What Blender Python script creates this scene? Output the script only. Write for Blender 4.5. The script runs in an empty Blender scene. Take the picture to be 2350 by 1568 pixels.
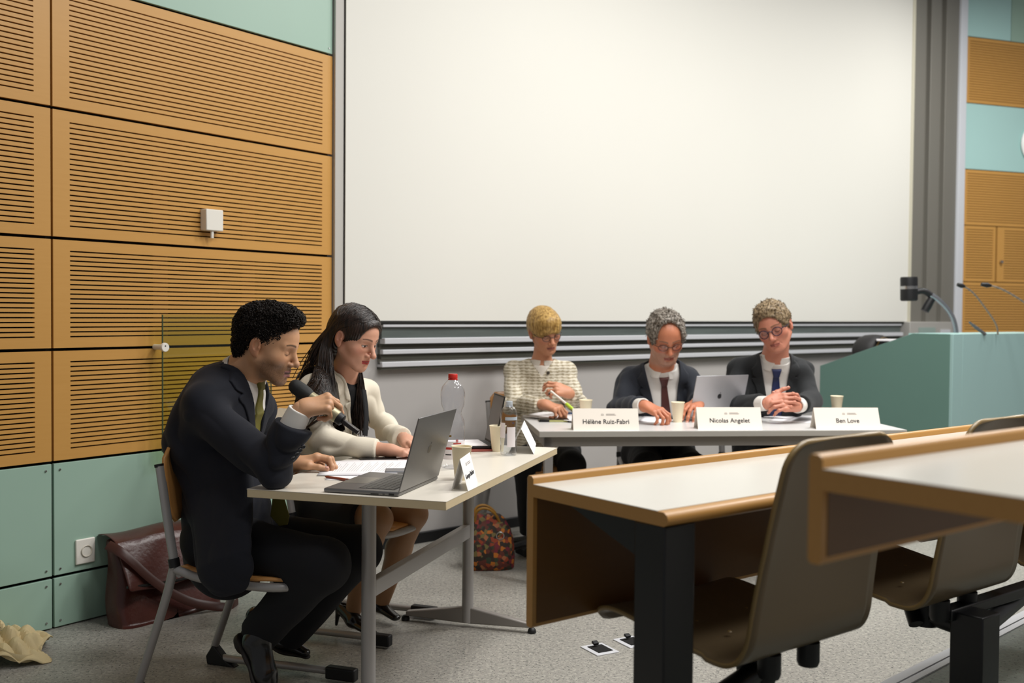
import bpy, math, random, zlib
import numpy as np
from mathutils import Vector, Matrix
random.seed(7)
SC = bpy.context.scene
COL = SC.collection
PI = math.pi

# ------------------------------------------------------------------ camera
HC = 1.29
FPX = 2383.0
PITCH = math.radians(1.575); ROLL = math.radians(0.477)
_ff = np.array([0, math.cos(PITCH), -math.sin(PITCH)])
_u0 = np.array([0, math.sin(PITCH), math.cos(PITCH)])
_r0 = np.array([1.0, 0, 0])
_rr = math.cos(ROLL)*_r0 + math.sin(ROLL)*_u0
_uu = -math.sin(ROLL)*_r0 + math.cos(ROLL)*_u0
cam = bpy.data.cameras.new('camera'); co = bpy.data.objects.new('camera', cam); COL.objects.link(co)
M = Matrix(((_rr[0], _uu[0], -_ff[0], 0), (_rr[1], _uu[1], -_ff[1], 0), (_rr[2], _uu[2], -_ff[2], HC), (0, 0, 0, 1)))
co.matrix_world = M
cam.sensor_width = 36; cam.lens = FPX/2350*36
cam.clip_start = 0.05; cam.clip_end = 60
cam.dof.use_dof = True; cam.dof.focus_distance = 3.5; cam.dof.aperture_fstop = 3.0
SC.camera = co
SC.cycles.transparent_max_bounces = 24

# ------------------------------------------------------------------ world, lights, exposure
w = bpy.data.worlds.new('room_ambient'); SC.world = w; w.use_nodes = True
w.node_tree.nodes['Background'].inputs[0].default_value = (0.98, 0.985, 1.0, 1)
w.node_tree.nodes['Background'].inputs[1].default_value = 0.165
def area(name, loc, size, power, col=(1, .985, .955), target=None, sy=None):
    l = bpy.data.lights.new(name, 'AREA'); l.energy = power; l.color = col; l.shape = 'RECTANGLE'; l.size = size; l.size_y = sy or size
    o = bpy.data.objects.new(name, l); COL.objects.link(o); o.location = loc
    d = (Vector(target)-Vector(loc)) if target else Vector((0, 0, -1))
    o.rotation_euler = d.to_track_quat('-Z', 'Y').to_euler()
    return o
for i, (x, y, p) in enumerate([(1.3, 1.2, 30), (0.9, 3.2, 34), (2.2, 3.4, 50), (1.5, 4.7, 42), (3.3, 5.6, 66), (3.6, 2.5, 48), (4.6, 7.6, 64)]):
    area('ceiling_lamp', (x, y, 4.3), 0.6, p)
SC.view_settings.view_transform = 'Standard'; SC.view_settings.look = 'None'
SC.view_settings.exposure = 0.44; SC.view_settings.gamma = 1.0
SC.view_settings.use_curve_mapping = False

# ------------------------------------------------------------------ helpers
def ray(px, py): return (px-1175)/FPX*_rr - (py-784)/FPX*_uu + _ff
def G(px, py, z):                       # point of the photograph on the level z
    d = ray(px, py); t = (z-HC)/d[2]; return Vector((t*d[0], t*d[1], z))
def D(px, py, Y):                       # point of the photograph at the depth Y
    d = ray(px, py); t = Y/d[1]; return Vector((t*d[0], Y, HC+t*d[2]))
def lin(h):
    h = h.lstrip('#'); v = [int(h[i:i+2], 16)/255 for i in (0, 2, 4)]
    return tuple(((c+.055)/1.055)**2.4 if c > .04045 else c/12.92 for c in v)+(1,)
def mat(name, col, rough=.5, metal=0, spec=.5, noise=0, nscale=8, bump=0, bscale=200, coat=0, trans=0, ior=1.45, emit=None, stretch=None, sheen=0):
    m = bpy.data.materials.new(name); m.use_nodes = True; nt = m.node_tree; b = nt.nodes['Principled BSDF']
    c = lin(col) if isinstance(col, str) else col
    b.inputs['Base Color'].default_value = c; b.inputs['Roughness'].default_value = rough; b.inputs['Metallic'].default_value = metal
    b.inputs['Specular IOR Level'].default_value = spec; b.inputs['IOR'].default_value = ior
    b.inputs['Coat Weight'].default_value = coat; b.inputs['Transmission Weight'].default_value = trans
    if sheen: b.inputs['Sheen Weight'].default_value = sheen
    tc = nt.nodes.new('ShaderNodeTexCoord'); mp = nt.nodes.new('ShaderNodeMapping')
    nt.links.new(tc.outputs['Object'], mp.inputs[0])
    if stretch: mp.inputs['Scale'].default_value = stretch
    if noise:
        n = nt.nodes.new('ShaderNodeTexNoise'); n.inputs['Scale'].default_value = nscale; n.inputs['Detail'].default_value = 5
        nt.links.new(mp.outputs[0], n.inputs['Vector'])
        mx = nt.nodes.new('ShaderNodeMix'); mx.data_type = 'RGBA'
        mx.inputs[6].default_value = tuple(v*(1-noise) for v in c[:3])+(1,); mx.inputs[7].default_value = tuple(min(1, v*(1+noise)) for v in c[:3])+(1,)
        nt.links.new(n.outputs[0], mx.inputs[0]); nt.links.new(mx.outputs[2], b.inputs['Base Color'])
    if bump:
        n2 = nt.nodes.new('ShaderNodeTexNoise'); n2.inputs['Scale'].default_value = bscale; n2.inputs['Detail'].default_value = 3
        nt.links.new(mp.outputs[0], n2.inputs['Vector'])
        bp = nt.nodes.new('ShaderNodeBump'); bp.inputs['Strength'].default_value = bump; bp.inputs['Distance'].default_value = .002
        nt.links.new(n2.outputs[0], bp.inputs['Height']); nt.links.new(bp.outputs[0], b.inputs['Normal'])
    return m
def tag(o, label=None, cat=None, group=None, kind=None):
    if label: o['label'] = label
    if cat: o['category'] = cat
    if group: o['group'] = group
    if kind: o['kind'] = kind
    return o
def link(name, me, parent=None, loc=None, rz=None):
    o = bpy.data.objects.new(name, me); COL.objects.link(o)
    if parent: o.parent = parent
    if loc is not None: o.location = loc
    if rz is not None: o.rotation_euler = (0, 0, rz)
    return o
def thing(name, label, cat, loc=(0, 0, 0), rz=0, group=None):
    o = bpy.data.objects.new(name, None); COL.objects.link(o); o.empty_display_size = .1
    o.location = loc; o.rotation_euler = (0, 0, rz); return tag(o, label, cat, group)
def dup(root, loc, rz, label=None, cat=None, group=None):
    r = root.copy(); COL.objects.link(r); r.location = loc; r.rotation_euler = (0, 0, rz); tag(r, label, cat, group)
    for ch in list(root.children):
        c = ch.copy(); COL.objects.link(c); c.parent = r
        for g in list(ch.children):
            d = g.copy(); COL.objects.link(d); d.parent = c
    return r
class MB:
    def __init__(s): s.v = []; s.f = []
    def add(s, vs, fs):
        b = len(s.v); s.v += [tuple(v) for v in vs]; s.f += [tuple(i+b for i in f) for f in fs]; return s
    def box(s, x0, x1, y0, y1, z0, z1, m=None):
        vs = [Vector((x, y, z)) for x in (x0, x1) for y in (y0, y1) for z in (z0, z1)]
        if m: vs = [m @ v for v in vs]
        return s.add(vs, [(0, 1, 3, 2), (4, 6, 7, 5), (0, 4, 5, 1), (2, 3, 7, 6), (0, 2, 6, 4), (1, 5, 7, 3)])
    def prism(s, pts, d, o=None):                 # pts: 3-D polygon, extruded by vector d
        n = len(pts); p = [Vector(q) for q in pts]; d = Vector(d)
        return s.add(p+[q+d for q in p], [tuple(range(n))[::-1], tuple(range(n, 2*n))]+[(i, (i+1) % n, (i+1) % n+n, i+n) for i in range(n)])
    def tube(s, pts, r, n=12, cap=True, flat=1.0, up=None):
        P = [Vector(p) for p in pts]; R = list(np.interp(np.linspace(0, 1, len(P)), np.linspace(0, 1, len(r)), r)) if hasattr(r, '__len__') else [r]*len(P); vs = []; fs = []
        ref = Vector(up) if up else None; prev = None
        for i, p in enumerate(P):
            t = (P[min(i+1, len(P)-1)]-P[max(i-1, 0)]).normalized()
            if ref is not None: a = ref - t*ref.dot(t)
            elif prev is None: a = t.orthogonal()
            else: a = prev - t*prev.dot(t)
            a.normalize(); prev = a; b = t.cross(a)
            for k in range(n):
                an = 2*PI*k/n; vs.append(p+a*(math.cos(an)*R[i])+b*(math.sin(an)*R[i]*flat))
        for i in range(len(P)-1):
            for k in range(n): fs.append((i*n+k, i*n+(k+1) % n, (i+1)*n+(k+1) % n, (i+1)*n+k))
        if cap: fs += [tuple(range(n))[::-1], tuple(range((len(P)-1)*n, len(P)*n))]
        return s.add(vs, fs)
    def lathe(s, prof, n=32, c=(0, 0, 0), m=None, cap0=False, cap1=False):
        vs = []; fs = []; c = Vector(c)
        for (r, z) in prof:
            for k in range(n):
                a = 2*PI*k/n; v = Vector((r*math.cos(a), r*math.sin(a), z))+c
                vs.append(m @ v if m else v)
        for i in range(len(prof)-1):
            for k in range(n): fs.append((i*n+k, i*n+(k+1) % n, (i+1)*n+(k+1) % n, (i+1)*n+k))
        if cap0: fs.append(tuple(range(n))[::-1])
        if cap1: fs.append(tuple(range((len(prof)-1)*n, len(prof)*n)))
        return s.add(vs, fs)
    def grid(s, P, loopu=False):                  # P[i][j] points
        n = len(P); m_ = len(P[0]); vs = [q for row in P for q in row]; fs = []
        for i in range(n-1 if not loopu else n):
            for j in range(m_-1): fs.append((i*m_+j, i*m_+j+1, ((i+1) % n)*m_+j+1, ((i+1) % n)*m_+j))
        return s.add(vs, fs)
    def build(s, name, m, parent=None, bevel=0, seg=2, smooth=True, ang=.6, loc=None, rz=None, solid=0, sub=0):
        me = bpy.data.meshes.new(name); me.from_pydata(s.v, [], s.f); me.validate(); me.update()
        if smooth:
            me.polygons.foreach_set('use_smooth', [True]*len(me.polygons))
            try: me.set_sharp_from_angle(angle=ang)
            except Exception: pass
        me.materials.append(m); o = link(name, me, parent, loc, rz)
        if solid:
            q = o.modifiers.new('s', 'SOLIDIFY'); q.thickness = solid; q.offset = 0
        if sub:
            q = o.modifiers.new('u', 'SUBSURF'); q.levels = sub; q.render_levels = sub
        if bevel:
            q = o.modifiers.new('b', 'BEVEL'); q.width = bevel; q.segments = seg; q.limit_method = 'ANGLE'; q.angle_limit = .7
        return o
def smooth_path(pts, it=3):
    P = [Vector(p) for p in pts]
    for _ in range(it):
        Q = [P[0]]
        for a, b in zip(P[:-1], P[1:]): Q += [a*.75+b*.25, a*.25+b*.75]
        Q.append(P[-1]); P = Q
    return P
def text_mesh(name, s, size, m, parent, mat4, extrude=.0003, bold=0, align='CENTER'):
    cu = bpy.data.curves.new(name, 'FONT'); cu.body = s; cu.size = size; cu.extrude = extrude; cu.offset = bold; cu.align_x = align; cu.align_y = 'CENTER'; cu.resolution_u = 4
    tmp = bpy.data.objects.new(name+'_tmp', cu); COL.objects.link(tmp)
    dg = bpy.context.evaluated_depsgraph_get(); me = bpy.data.meshes.new_from_object(tmp.evaluated_get(dg))
    bpy.data.objects.remove(tmp); me.transform(mat4); me.materials.clear(); me.materials.append(m)
    return link(name, me, parent)
def frame(o, x, y):                     # matrix whose local X, Y axes are x and y
    x = Vector(x).normalized(); y = Vector(y); y = (y-x*y.dot(x)).normalized(); z = x.cross(y)
    return Matrix(((x[0], y[0], z[0], o[0]), (x[1], y[1], z[1], o[1]), (x[2], y[2], z[2], o[2]), (0, 0, 0, 1)))

# ------------------------------------------------------------------ materials
def wood_mat(name, c1, c2, rough=.42):
    m = mat(name, c1, rough); nt = m.node_tree; b = nt.nodes['Principled BSDF']
    tc = nt.nodes.new('ShaderNodeTexCoord'); mp = nt.nodes.new('ShaderNodeMapping'); mp.inputs['Scale'].default_value = (14, 1.2, 14)
    n = nt.nodes.new('ShaderNodeTexNoise'); n.inputs['Scale'].default_value = 6; n.inputs['Detail'].default_value = 8; n.inputs['Distortion'].default_value = .4
    n2 = nt.nodes.new('ShaderNodeTexNoise'); n2.inputs['Scale'].default_value = 1.3
    mx = nt.nodes.new('ShaderNodeMix'); mx.data_type = 'RGBA'; mx.inputs[6].default_value = lin(c1); mx.inputs[7].default_value = lin(c2)
    ad = nt.nodes.new('ShaderNodeMath'); ad.operation = 'MULTIPLY_ADD'; ad.inputs[1].default_value = .5
    nt.links.new(tc.outputs['Object'], mp.inputs[0]); nt.links.new(mp.outputs[0], n.inputs['Vector']); nt.links.new(tc.outputs['Object'], n2.inputs['Vector'])
    nt.links.new(n.outputs[0], ad.inputs[0]); m2 = nt.nodes.new('ShaderNodeMath'); m2.operation = 'MULTIPLY'; m2.inputs[1].default_value = .5
    nt.links.new(n2.outputs[0], m2.inputs[0]); nt.links.new(m2.outputs[0], ad.inputs[2]); nt.links.new(ad.outputs[0], mx.inputs[0]); nt.links.new(mx.outputs[2], b.inputs['Base Color'])
    return m
m_panel = wood_mat('beech_panel', '#bd8b45', '#cc9a55')
m_batten = wood_mat('batten_wood', '#8f6a38', '#a07a44')
m_dark = mat('dark_void', '#0b0907', .9)
m_teal = mat('teal_laminate', '#9ab6a6', .38, noise=.04, nscale=2)
m_tealr = mat('pale_teal_laminate', '#abd0cc', .38, noise=.03, nscale=2)
m_screen = mat('screen_cloth', '#dedcd4', .75, noise=.015, nscale=1)
m_grey = mat('grey_paint', '#a3a09b', .6, noise=.03, nscale=2)
m_wallgrey = mat('grey_wall_board', '#b1adaa', .5, noise=.04, nscale=1.5)
m_alu = mat('aluminium', '#cccdd1', .42, .12)
m_aludk = mat('grey_channel', '#7d7a72', .5, .2)
m_white = mat('white_plastic', '#e6e2d8', .4)
m_board = mat('chalkboard_green', '#565d5a', .35, noise=.35, nscale=5, stretch=(1, .5, 4))
m_black = mat('black_paint', '#0b0c0e', .35)
m_blackp = mat('black_plastic', '#121214', .5)
m_silver = mat('grey_steel_paint', '#9d9a98', .4, .3)
m_cream = mat('cream_trim', '#c9c4b0', .6)
m_top = mat('white_tabletop', '#dfd8cb', .28, noise=.02, nscale=3)
m_edge = mat('beige_edge_band', '#cdbb98', .45, noise=.05, nscale=30)
m_top2 = mat('pale_tabletop', '#dad8d6', .25)
m_edge2 = mat('grey_edge_band', '#aca8a0', .45)
m_desktop = mat('desk_laminate', '#cac7bf', .22, noise=.02, nscale=4)
m_deskwood = wood_mat('desk_beech', '#a6783c', '#b6884b', .38)
m_deskshade = wood_mat('desk_beech_shaded', '#5c3f1d', '#684722', .4)  # desk beech darkened, with the shade under the desk put into its colour
m_lecwood = wood_mat('seat_beech', '#b98247', '#c58f55', .35)
m_shell = mat('seat_shell_lacquer', '#5e503b', .3, noise=.08, nscale=2.5)
m_shelledge = mat('seat_shell_edge', '#7f6941', .4)
m_paper = mat('white_paper', '#efecee', .7)
m_card = mat('card_paper', '#efe6da', .75)
m_cardw = mat('white_card', '#f3f1ee', .75)
m_cup = mat('paper_cup', '#f0e4c6', .6)
m_cupin = mat('paper_cup_inner', '#efe7cf', .6)
m_ink = mat('black_ink', '#2b2a2c', .7)
m_inkgrey = mat('grey_ink', '#a39c96', .7)
m_laptop = mat('space_grey_aluminium', '#7b7a7a', .36, .75)
m_laptops = mat('silver_aluminium', '#b9b9bd', .35, .5)
m_key = mat('black_keys', '#17171a', .5)
m_logo = mat('logo_gloss', '#5f5e60', .2, .8)
m_red = mat('red_plastic', '#c4261c', .4)
m_leather = mat('brown_leather', '#4a2620', .3, noise=.35, nscale=9, bump=.5, bscale=60)
m_strap = mat('strap_leather', '#41221b', .4, noise=.2, nscale=12)
m_metal = mat('metal', '#b8b8b8', .25, 1)
m_brass = mat('brass', '#9a7c3c', .3, 1)

def glass_mat(name, col=(1, 1, 1, 1), rough=.0, ior=1.45, alpha=.1):
    m = bpy.data.materials.new(name); m.use_nodes = True; nt = m.node_tree; nt.nodes.clear()
    out = nt.nodes.new('ShaderNodeOutputMaterial'); tr = nt.nodes.new('ShaderNodeBsdfTransparent'); gl = nt.nodes.new('ShaderNodeBsdfGlossy'); mx = nt.nodes.new('ShaderNodeMixShader')
    lw = nt.nodes.new('ShaderNodeLayerWeight'); lw.inputs[0].default_value = .5
    pw = nt.nodes.new('ShaderNodeMath'); pw.operation = 'POWER'; pw.inputs[1].default_value = 3.5
    ma_ = nt.nodes.new('ShaderNodeMath'); ma_.operation = 'MULTIPLY_ADD'; ma_.inputs[1].default_value = alpha*3; ma_.inputs[2].default_value = .035
    tr.inputs[0].default_value = col; gl.inputs[1].default_value = rough
    nt.links.new(lw.outputs['Facing'], pw.inputs[0]); nt.links.new(pw.outputs[0], ma_.inputs[0]); nt.links.new(ma_.outputs[0], mx.inputs[0]); nt.links.new(tr.outputs[0], mx.inputs[1]); nt.links.new(gl.outputs[0], mx.inputs[2]); nt.links.new(mx.outputs[0], out.inputs[0])
    return m
m_pet = glass_mat('clear_pet', (.94, .945, .965, 1), .04, alpha=.30)
m_water = glass_mat('water', (.93, .95, .96, 1), .02, alpha=.1)
m_glass = glass_mat('glass_pane', (.86, .90, .74, 1), .02, alpha=.06)
m_glassedge = mat('glass_edge', '#3d5a4a', .2)
m_lens = glass_mat('spectacle_lens', (.93, .93, .97, 1), .02, alpha=.35)

# floor: pale speckled resin
def floor_mat(name, base, d1, l1):
    m = mat(name, base, .38); nt = m.node_tree; b = nt.nodes['Principled BSDF']; tc = nt.nodes.new('ShaderNodeTexCoord')
    def vor(sc, thr, w):
        n = nt.nodes.new('ShaderNodeTexNoise'); n.inputs['Scale'].default_value = sc; n.inputs['Detail'].default_value = 1.5; n.inputs['Roughness'].default_value = .6
        nt.links.new(tc.outputs['Object'], n.inputs['Vector']); r = nt.nodes.new('ShaderNodeValToRGB'); r.color_ramp.elements[0].position = thr; r.color_ramp.elements[1].position = thr+w
        nt.links.new(n.outputs[0], r.inputs[0]); return r.outputs[0]
    m1 = nt.nodes.new('ShaderNodeMix'); m1.data_type = 'RGBA'; m1.inputs[6].default_value = lin(base); m1.inputs[7].default_value = lin(l1)
    nt.links.new(vor(70, .52, .08), m1.inputs[0])
    m2 = nt.nodes.new('ShaderNodeMix'); m2.data_type = 'RGBA'; m2.inputs[7].default_value = lin(d1)
    nt.links.new(m1.outputs[2], m2.inputs[6]); nt.links.new(vor(105, .63, .04), m2.inputs[0])
    m3 = nt.nodes.new('ShaderNodeMix'); m3.data_type = 'RGBA'; m3.inputs[7].default_value = lin('#7d7c76')
    nt.links.new(m2.outputs[2], m3.inputs[6]); nt.links.new(vor(55, .60, .05), m3.inputs[0])
    nt.links.new(m3.outputs[2], b.inputs['Base Color']); return m
m_floor = floor_mat('speckled_floor', '#94918a', '#454544', '#a6a39a')

# ------------------------------------------------------------------ the room
K = HC/1.32
aL, aF, aR = math.radians(36.33), math.radians(49.43), math.radians(70.39)
PL = Vector((-1.82, 4.33, 0))*K; PF = Vector((-.19, 6.2, 0))*K; PR = Vector((4.269, 10.018, 0))*K
def struct(mb, name, m, parent=None, **k):
    o = mb.build(name, m, parent, **k)
    if not parent: o['kind'] = 'structure'
    return o
struct(MB().box(-6, 9, -1.5, 14, -.1, 0), 'floor', m_floor)
# raised seating tiers to the right of their nosing
n1, n2 = G(2350, 1410, .165), G(2040, 1568, .165)
td = (n1-n2).normalized(); tn = Vector((td.y, -td.x, 0))          # tn points towards the audience
def tier(z, off, name):
    a = n2+td*-2.2+tn*off; b = n2+td*5+tn*off
    pts = [(a.x, a.y, 0), (b.x, b.y, 0), ((b+tn*4).x, (b+tn*4).y, 0), ((a+tn*4).x, (a+tn*4).y, 0)]
    return MB().prism([Vector(p)+Vector((0, 0, .001)) for p in pts], (0, 0, z-.001))
struct(tier(.165, 0, ''), 'floor', floor_mat('tier_floor', '#747a74', '#3d403e', '#80867f'))
tr = MB()
for o0, o1, zz in ((-.012, .022, .171), (.026, .05, .169), (-.014, -.008, .166)):
    a = n2+td*-2.2; b = n2+td*5
    tr.prism([a+tn*o0+Vector((0, 0, zz-a.z-.02)), b+tn*o0+Vector((0, 0, zz-a.z-.02)), b+tn*o1+Vector((0, 0, zz-a.z-.02)), a+tn*o1+Vector((0, 0, zz-a.z-.02))], (0, 0, .02))
struct(tr, 'trim_1', m_alu)

def wall_empty(name, P, a):
    return (P, -a)
# left wall: dark carcass, slotted beech panels, teal panels
wl = MB().box(-.12, -.03, -1.6, 1.42, 0, 4.7).build('wall_left', m_dark, loc=PL, rz=-aL, smooth=False); wl['kind'] = 'structure'
zj = [z*K for z in (0, .215, .69, 1.154, 1.612, 2.142, 2.667, 3.19, 3.7, 4.4)]
cols = [(-1.62*K, -.108*K), (-.098*K, 1.456*K)]
gap = .006
def slotted(y0, y1, z0, z1, th, ys, ye, zs, ze, n, sw):
    mb = MB(); mb.box(-th, 0, y0, ys, z0, z1); mb.box(-th, 0, ye, y1, z0, z1)
    p = (ze-zs)/n; zp = z0
    for i in range(n+1):
        c = zs+i*p; mb.box(-th, 0, ys, ye, zp, c-sw/2); zp = c+sw/2
    mb.box(-th, 0, ys, ye, zp, z1); return mb
for (y0, y1) in cols:
    for i in range(len(zj)-1):
        z0, z1 = zj[i]+gap, zj[i+1]-gap
        if i in (2, 3, 4, 5, 7, 8):
            n = max(3, round((z1-z0-.085)/.0213))
            if i == 2 or i == 3: n = 18
            ys, ye = (y0+.072, y1-.068)
            slotted(y0, y1, z0, z1, .016, ys, ye, z0+.045, z1-.045, n, .0058).build('wood_panel', m_panel, wl, smooth=False)
            bt = MB()
            for (g0, g1) in ((.384*K, .459*K), (.881*K, .956*K)):
                o_ = y0+.098*K if y0 > -1 else y0+.1
                bt.box(-.03, -.017, g0+o_, g1+o_, z0, z1)
            bt.build('backing_batten', m_batten, wl, smooth=False)
        else:
            MB().box(-.016, 0, y0, y1, z0, z1).build('teal_panel', m_teal, wl, bevel=.0015)
            sc = MB()
            for yy in (y0+.025, y1-.025):
                for zz in (z0+.025, z1-.025): sc.lathe([(0, .004), (.004, .004), (.005, 0)], 10, m=Matrix.Translation((0, yy, zz)) @ Matrix.Rotation(PI/2, 4, 'Y'))
            sc.build('panel_screw', m_metal, wl)
# front wall
wf = MB().box(-.15, 0, -1.011*K, 5.85*K, 0, 4.7).build('wall_front', m_wallgrey, loc=PF, rz=-aF, smooth=False); wf['kind'] = 'structure'
tag(MB().box(0, .02, -.73*K, 5.0*K, 0, .06).build('baseboard_front', m_blackp, loc=PF, rz=-aF, bevel=.003), kind='structure')
tag(MB().box(0, .05, -1.03*K, -.978*K, 0, 4.7).build('trim_2', mat('column_grey', '#bab7b1', .6), loc=PF, rz=-aF, bevel=.002), kind='structure')
# right hand channels
ch = MB()
for (a, b, d) in ((4.9, 5.12, .05), (5.14, 5.2, .02), (5.2, 5.38, .06), (5.40, 5.46, .03), (5.46, 5.70, .07)): ch.box(0, d, a*K, b*K, 0, 4.7)
tag(ch.build('trim_3', m_aludk, loc=PF, rz=-aF, bevel=.004), kind='structure')
tag(MB().box(0, .09, 5.703*K, 5.83*K, 0, 4.7).build('trim_4', mat('pale_trim', '#d3d6dc', .5), loc=PF, rz=-aF, bevel=.003), kind='structure')
tag(MB().box(-.05, .0, 5.83*K, 5.93*K, 0, 4.7).build('trim_5', m_dark, loc=PF, rz=-aF), kind='structure')
# right wall
wr = MB().box(-.12, -.03, 0, 3.2, 0, 5.2).build('wall_right', m_dark, loc=PR, rz=-aR, smooth=False); wr['kind'] = 'structure'
zr = [z*K for z in (0, .6, 1.16, 1.66, 2.205, 2.744, 3.379, 4.013, 4.9)]
for i in range(len(zr)-1):
    z0, z1 = zr[i]+.004, zr[i+1]-.004
    if i in (2, 3, 4, 6):
        segs = [(.03, 1.9)]
        if i == 3: segs = [(.03, .47), (.49, 1.9)]
        for (a, b) in segs:
            slotted(a, b, z0, z1, .016, a+.085, b-(.03 if b < 1 else .08), z0+.035, z1-.035, max(3, round((z1-z0-.07)/.0235)), .0062).build('wood_panel', m_panel, wr, smooth=False)
            bt = MB().box(-.03, -.017, .02, 1.92, z0, z1)
            bt.build('backing_batten', m_batten, wr, smooth=False)
    elif i == 7:
        MB().box(-.016, 0, .03, .60, z0, z1).build('teal_panel', m_tealr, wr)
        MB().box(-.016, -.004, .61, 1.9, z0, z1).build('teal_panel', m_teal, wr)
    else: MB().box(-.016, 0, .03, 1.9, z0, z1).build('teal_panel', m_tealr, wr)
# small round knob of the flap, raised white letter beyond
kn = MB().lathe([(0, .03), (.012, .03), (.016, .024), (.016, .012), (.008, .008), (.006, 0)], 16, m=Matrix.Translation((0, .53, 1.86*K)) @ Matrix.Rotation(PI/2, 4, 'Y')).build('cabinet_knob', m_metal, wr)
let = MB(); P_ = []
for k in range(17):
    a = PI*.28+k*(2*PI*.72)/16; P_.append((.03, .99+.19*math.cos(a)*-1, 3.06*K+.19*math.sin(a)))
cu = MB().tube([(.02, .925+.16*math.cos(PI*.25+k*PI*1.5/20), 3.03*K+.16*math.sin(PI*.25+k*PI*1.5/20)) for k in range(21)], .028, 4, up=(1, 0, 0))
o = cu.build('letter', mat('letter_white', '#eef0ee', .5), loc=PR, rz=-aR); tag(o, 'raised white rounded letter cut off at the right edge, on the pale teal wall panel', 'sign')

# ------------------------------------------------------------------ projection screen and chalkboards
scr = thing('projection_screen', 'large white projection screen lowered in front of the chalkboards', 'screen', PF, -aF)
MB().box(.055, .06, -.972*K, 4.86*K, 1.262*K, 4.6).build('screen_cloth', m_screen, scr, smooth=False)
MB().box(.052, .064, -.972*K, 4.86*K, 1.253*K, 1.272*K).build('bottom_bar', mat('screen_bar', '#1b1b18', .5), scr, bevel=.003)
MB().box(.03, .068, 4.86*K, 4.905*K, 1.262*K, 4.6).build('side_tensioner', m_cream, scr, bevel=.004)
cb = thing('sliding_chalkboard', 'stack of lowered green chalkboards with pale metal rails below the screen', 'chalkboard', PF, -aF)
y0, y1 = -.73*K, 4.77*K
MB().box(.02, .045, y0, y1, 1.17*K, 1.24*K).build('board_face', m_board, cb)
MB().box(.005, .03, y0, y1, 1.03*K, 1.17*K).build('board_face', mat('board_rear', '#77776f', .4, noise=.1), cb)
for (a, b, d) in ((1.236, 1.252, .06), (1.144, 1.176, .075), (1.087, 1.112, .058), (1.015, 1.044, .05)):
    MB().box(.0, d, y0, y1, a*K, b*K).build('rail', m_alu, cb, bevel=.003)
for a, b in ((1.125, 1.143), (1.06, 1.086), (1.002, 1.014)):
    MB().box(.0, .042, y0, y1, a*K, b*K).build('rail_shadow_strip', mat('rail_shade', '#43433a', .6), cb)  # dark strips painted in as the shade beneath the rails
bx = thing('wall_box', 'grey metal switch box on the wall at the right end of the chalkboards', 'box', PF, -aF)
MB().box(0, .12, 4.80*K, 5.62*K, 1.0*K, 1.27*K).build('housing', m_grey, bx, bevel=.005)
MB().box(.12, .125, 4.95*K, 5.25*K, 1.08*K, 1.22*K).build('front_plate', mat('plate_grey', '#8fa09a', .4), bx)
MB().box(.12, .13, 5.35*K, 5.52*K, 1.05*K, 1.2*K).build('handle', m_alu, bx)

# ------------------------------------------------------------------ wall fittings on the left
def onL(y, z, x=0): return PL+Matrix.Rotation(-aL, 3, 'Z') @ Vector((x, y, 0))+Vector((0, 0, z))
sb = thing('wall_sensor', 'small square white sensor box with a stub, mounted on the slotted beech wall', 'sensor', onL(.655, 1.697), -aL)
MB().box(0, .045, -.047, .047, -.045, .052).build('housing', m_white, sb, bevel=.004)
MB().tube([(.03, -.005, -.045), (.03, -.005, -.078)], .0075, 12).build('stub', m_white, sb)
so = thing('power_socket', 'white square wall socket on the lower teal panel', 'socket', onL(.036, .294), -aL)
MB().box(0, .01, -.043, .043, -.052, .052).build('cover_plate', m_white, so, bevel=.006, seg=3)
mm = Matrix.Translation((.009, .003, 0)) @ Matrix.Rotation(PI/2, 4, 'Y')
MB().lathe([(.025, .004), (.023, .006), (.020, .003), (.019, -.004), (0, -.004)], 28, m=mm).build('socket_well', mat('socket_well', '#cfc8ba', .5), so)
hs = MB()
for (dy, dz) in ((-.0065, 0), (.0075, 0), (0.0005, .0075)): hs.lathe([(0, .0), (.0022, .0)], 8, m=Matrix.Translation((.0056, .003+dy, dz)) @ Matrix.Rotation(PI/2, 4, 'Y'))
hs.build('pin_hole', m_black, so)
# glass splash pane on round clamps, washbasin
gp = thing('glass_splash_pane', 'clear greenish glass splash pane held off the beech wall by round clamps', 'glass pane', onL(0, 0), -aL)
gy0, gy1 = .375*K, .99*K; gz0, gz1 = .69*K, 1.30*K
MB().box(.06, .066, gy0, gy1, gz0, gz1).build('pane', m_glass, gp, smooth=False)
pane_ = [c for c in gp.children if c.name.startswith('pane')][0]
MB().box(.0595, .0665, gy0-.003, gy0, gz0, gz1).build('glass_edge', m_glassedge, pane_, smooth=False); MB().box(.0595, .0665, gy1, gy1+.0015, gz0, gz1).build('glass_edge', m_glassedge, pane_, smooth=False)
mmc = lambda y, z: Matrix.Translation((0, y, z)) @ Matrix.Rotation(PI/2, 4, 'Y')
MB().lathe([(0, .078), (.018, .078), (.02, .074), (.02, .067), (.012, .06), (.012, .0)], 24, m=mmc(gy0+.004, 1.155*K)).build('clamp', m_white, gp)
MB().lathe([(0, .0786), (.0035, .0786)], 10, m=mmc(gy0+.003, 1.161*K)).build('clamp_screw', m_ink, gp)
wb = thing('washbasin', 'white ceramic washbasin on the wall below the glass pane, behind the two speakers', 'washbasin', onL(0, 0), -aL)
P = []; cy = .80*K
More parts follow.
